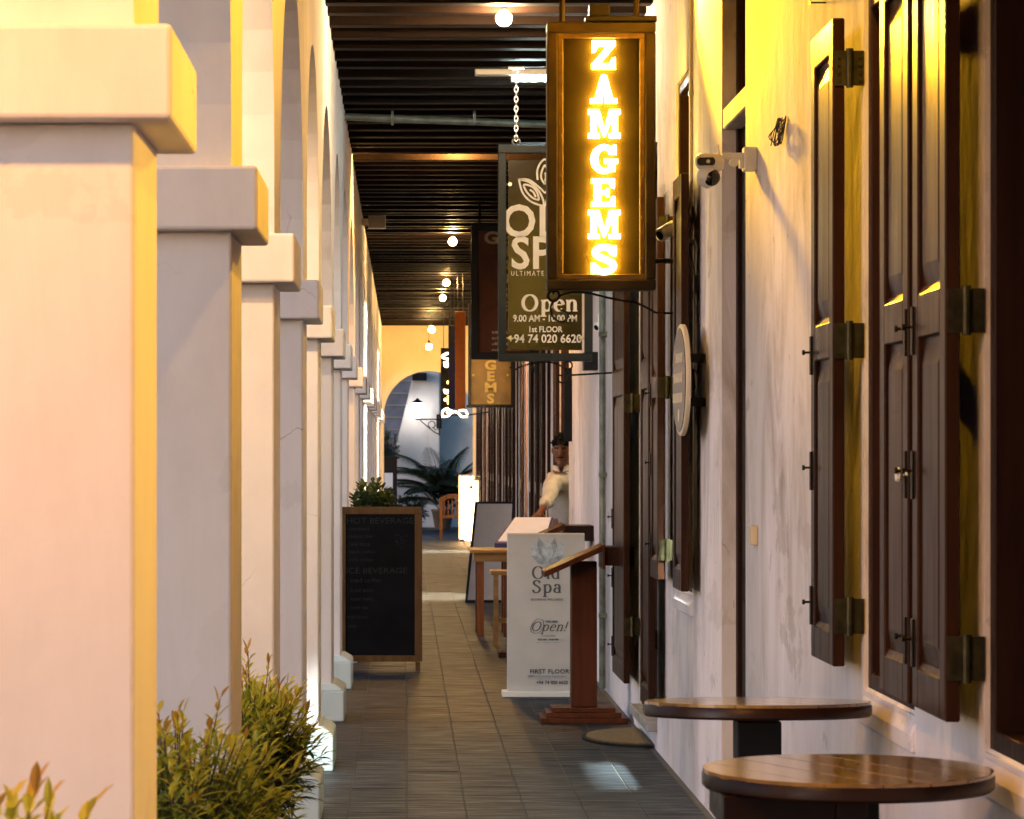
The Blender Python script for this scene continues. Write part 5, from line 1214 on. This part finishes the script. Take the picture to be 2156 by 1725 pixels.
J = [(V3(cx_+0.03, cyp+0.04, 0.95), (0.15, 0.11)), (V3(cx_+0.02, cyp+0.02, 1.12), (0.135, 0.10)), (V3(cx_, cyp, 1.30), (0.155, 0.105)), (V3(cx_, cyp, 1.40), (0.10, 0.08)), (V3(cx_-0.01, cyp-0.03, 1.475), 0.052), (V3(hx, MYp-0.03, 1.545), 0.062),
     (tuple(sh_r), 0.058), (tuple(el_r), 0.042), (tuple(wr_r), 0.027), (tuple(hand+Vector((0.015, 0.05, 0.015))), (0.034, 0.02)),
     (V3(cx_+0.18, cyp+0.02, 1.40), 0.058), (V3(cx_+0.26, cyp+0.02, 1.14), 0.042), (V3(cx_+0.25, cyp-0.08, 0.92), 0.028), (V3(cx_+0.25, cyp-0.10, 0.83), (0.036, 0.02)),
     (V3(cx_-0.06, cyp+0.03, 0.86), 0.095), (V3(cx_-0.07, cyp, 0.50), 0.06), (V3(cx_-0.07, cyp+0.03, FZ+0.08), 0.04), (V3(cx_-0.09, cyp-0.12, FZ+0.035), 0.036),
     (V3(cx_+0.12, cyp+0.04, 0.86), 0.095), (V3(cx_+0.13, cyp+0.02, 0.50), 0.06), (V3(cx_+0.13, cyp+0.05, FZ+0.08), 0.04), (V3(cx_+0.12, cyp-0.10, FZ+0.035), 0.036)]
E = [(0, 1), (1, 2), (2, 3), (3, 4), (4, 5), (3, 6), (6, 7), (7, 8), (8, 9), (3, 10), (10, 11), (11, 12), (12, 13), (0, 14), (14, 15), (15, 16), (16, 17), (0, 18), (18, 19), (19, 20), (20, 21)]
# fingers of the reaching hand: five short chains rooted in the palm, curled over the pad
hb = hand+Vector((0.015, 0.05, 0.015)); base_i = 9
for k, (dx, ln) in enumerate(((-0.030, 0.055), (-0.012, 0.066), (0.006, 0.062), (0.024, 0.050))):
    p1 = hb+Vector((dx-0.006, -0.045, -0.002)); p2 = p1+Vector((-0.012, -ln*0.45, -0.004)); p3 = p2+Vector((-0.006, -ln*0.35, -0.026))
    i0 = len(J); J += [(tuple(p1), 0.0095), (tuple(p2), 0.009), (tuple(p3), 0.008)]; E += [(base_i, i0), (i0, i0+1), (i0+1, i0+2)]
p1 = hb+Vector((0.038, -0.01, -0.006)); p2 = p1+Vector((0.014, -0.035, -0.016)); i0 = len(J); J += [(tuple(p1), 0.011), (tuple(p2), 0.009)]; E += [(base_i, i0), (i0, i0+1)]
body = skin('body', J, E, 'skin', man)
# head as a shaped lathe-like mesh, turned toward the camera's left
def head_mesh():
    q = MB(); rows_ = [(-0.125, 0.030, 0.030, 0.045), (-0.110, 0.048, 0.050, 0.030), (-0.085, 0.060, 0.068, 0.014), (-0.05, 0.069, 0.082, 0.006), (-0.01, 0.075, 0.092, 0.0), (0.03, 0.077, 0.096, -0.004), (0.065, 0.074, 0.094, -0.008), (0.095, 0.062, 0.078, -0.010), (0.115, 0.040, 0.052, -0.010), (0.124, 0.012, 0.016, -0.010)]
    n = 22; b = 0
    for (z, rx, ry, fwd) in rows_:
        for k in range(n):
            t_ = 2*PI*k/n; x = rx*math.cos(t_); y = ry*math.sin(t_)
            fr = max(0, -math.sin(t_))
            # facial relief: front is -y
            if fr > 0.9:
                if -0.03 < z < 0.02 and abs(x) < 0.02: y -= 0.020 if z < 0.0 else 0.008
                if 0.02 < z < 0.04: y += 0.004
            if z < -0.1: y -= 0.02*fr
            q.v.append((x, y - fwd*0.6, z))
    for i in range(len(rows_)-1):
        for k in range(n):
            k2 = (k+1) % n; q.f.append((i*n+k, i*n+k2, (i+1)*n+k2, (i+1)*n+k))
    q.f.append(tuple(range(n-1, -1, -1))); q.f.append(tuple((len(rows_)-1)*n+k for k in range(n)))
    return q
HM = Matrix.Translation((hx, MYp-0.05, hz)) @ Matrix.Rotation(math.radians(-14), 4, 'Z') @ Matrix.Rotation(math.radians(8), 4, 'X') @ Matrix.Diagonal((1.02, 1.0, 1.0, 1))
def hput(q, name, mat, smooth=True, sub=0):
    q.v = [tuple(HM @ Vector(v)) for v in q.v]; o = q.build(name, mat, man, smooth)
    if sub: s_ = o.modifiers.new('sub', 'SUBSURF'); s_.levels = sub; s_.render_levels = sub
    return o
q = head_mesh()
# nose, brow, ears as part of the same head surface mesh
q.hexa([(-0.016, -0.075, -0.035), (0.016, -0.075, -0.035), (0.012, -0.07, -0.03), (-0.012, -0.07, -0.03), (-0.007, -0.088, 0.025), (0.007, -0.088, 0.025), (0.005, -0.07, 0.03), (-0.005, -0.07, 0.03)])
q.lathe([(0.004, -0.018), (0.014, -0.008), (0.013, 0.004), (0.004, 0.012)], (0, -0.098, -0.022), 8)
for s_ in (-1, 1): q.lathe([(0.008, -0.03), (0.020, -0.015), (0.022, 0.012), (0.010, 0.03)], (s_*0.076, 0.008, -0.005), 8)
hput(q, 'head', 'skin', True, 1)
q = MB(); hr = random.Random(4)
for i, (z, rx, ry) in enumerate(((0.035, 0.0835, 0.101), (0.06, 0.084, 0.104), (0.09, 0.077, 0.095), (0.118, 0.055, 0.070), (0.137, 0.02, 0.028))):
    for k in range(22):
        t_ = 2*PI*k/22; f_ = max(0, -math.sin(t_)); zz2_ = z + (0.028*f_**2 if i == 0 else 0) - (0.075*max(0, math.sin(t_)) if i == 0 else 0) + hr.uniform(-0.004, 0.005)
        q.v.append((rx*math.cos(t_), ry*math.sin(t_)+0.004, zz2_))
for i in range(4):
    for k in range(22): k2 = (k+1) % 22; q.f.append((i*22+k, i*22+k2, (i+1)*22+k2, (i+1)*22+k))
q.f.append(tuple(4*22+k for k in range(22)))
for k in range(170):
    t_ = hr.uniform(0, 2*PI); e_ = hr.uniform(0.15, 1.5); n_ = Vector((math.cos(t_)*math.cos(e_), math.sin(t_)*math.cos(e_), math.sin(e_)))
    b_ = Vector((n_.x*0.078, n_.y*0.098+0.004, 0.045+n_.z*0.085)); d_h = (n_+Vector((hr.uniform(-.5, .5), hr.uniform(-.7, .1), hr.uniform(-.2, .4)))).normalized()
    q.tube([b_-d_h*0.006, b_+d_h*0.016, b_+d_h*hr.uniform(0.022, 0.032)-Vector((0, 0, 0.004))], [0.010, 0.007, 0.001], 5)
hput(q, 'hair', 'hair_black')
for s_ in (-1, 1):
    q = MB(); q.lathe([(0.003, -0.006), (0.009, -0.003), (0.009, 0.003), (0.003, 0.006)], (s_*0.030, -0.083, 0.008), 8); hput(q, 'eye', 'eye_white')
    q = MB(); q.box(s_*0.030-0.018, s_*0.030+0.018, -0.094, -0.082, 0.027, 0.034); hput(q, 'eyebrow', 'hair_black', False)
q = MB(); q.box(-0.024, 0.024, -0.096, -0.082, -0.069, -0.060); hput(q, 'mouth', 'lip', False)
q = MB(); q.box(-0.028, 0.028, -0.095, -0.080, -0.056, -0.049); hput(q, 'moustache', 'hair_black', False)
# shirt: larger skin over trunk and arms
SJ = [(V3(cx_+0.03, cyp+0.04, 0.90), (0.172, 0.13)), (V3(cx_+0.02, cyp+0.02, 1.10), (0.165, 0.125)), (V3(cx_, cyp, 1.29), (0.178, 0.125)), (V3(cx_, cyp, 1.395), (0.115, 0.095)), (V3(cx_-0.005, cyp-0.02, 1.455), 0.066),
      (tuple(sh_r), 0.082), (tuple(el_r), 0.058), (tuple(wr_r+Vector((0.012, 0.06, 0.025))), 0.046), (V3(cx_+0.18, cyp+0.02, 1.395), 0.076), (V3(cx_+0.26, cyp+0.02, 1.14), 0.062), (V3(cx_+0.25, cyp-0.06, 0.96), 0.046)]
shirt = skin('shirt', SJ, [(0, 1), (1, 2), (2, 3), (3, 4), (3, 5), (5, 6), (6, 7), (3, 8), (8, 9), (9, 10)], 'shirt_white', man, root=0)
ct = bpy.data.textures.new('folds', 'CLOUDS'); ct.noise_scale = 0.09; ct.noise_depth = 2
dmod = shirt.modifiers.new('folds', 'DISPLACE'); dmod.texture = ct; dmod.strength = 0.045; dmod.mid_level = 0.5; dmod.texture_coords = 'GLOBAL'
q = MB()
for sx2 in (-1, 1): q.hexa([(hx-0.01+sx2*0.012, MYp-0.105, 1.455), (hx-0.01+sx2*0.075, MYp-0.075, 1.47), (hx-0.01+sx2*0.075, MYp-0.06, 1.47), (hx-0.01+sx2*0.012, MYp-0.09, 1.455), (hx-0.01+sx2*0.03, MYp-0.09, 1.50), (hx-0.01+sx2*0.07, MYp-0.03, 1.515), (hx-0.01+sx2*0.065, MYp-0.015, 1.515), (hx-0.01+sx2*0.025, MYp-0.075, 1.50)])
q.build('collar', 'shirt_white', man)
TJ = [(V3(cx_+0.03, cyp+0.04, 0.93), (0.150, 0.118)), (V3(cx_-0.06, cyp+0.03, 0.84), 0.108), (V3(cx_-0.07, cyp, 0.50), 0.080), (V3(cx_-0.07, cyp+0.03, FZ+0.09), 0.065), (V3(cx_+0.12, cyp+0.04, 0.84), 0.108), (V3(cx_+0.13, cyp+0.02, 0.50), 0.080), (V3(cx_+0.13, cyp+0.05, FZ+0.09), 0.065)]
skin('trousers', TJ, [(0, 1), (1, 2), (2, 3), (0, 4), (4, 5), (5, 6)], 'trousers_navy', man)
# the dark pad in his hand
q = MB(); q.lathe([(0.004, -0.028), (0.045, -0.024), (0.055, 0.0), (0.04, 0.018), (0.004, 0.022)], (hand.x+0.005, hand.y-0.03, hand.z-0.035), 14)
tag(q.build('cloth_pad', 'navy_board', smooth=True), 'dark rounded cloth pad under the hand of the man', 'cloth')
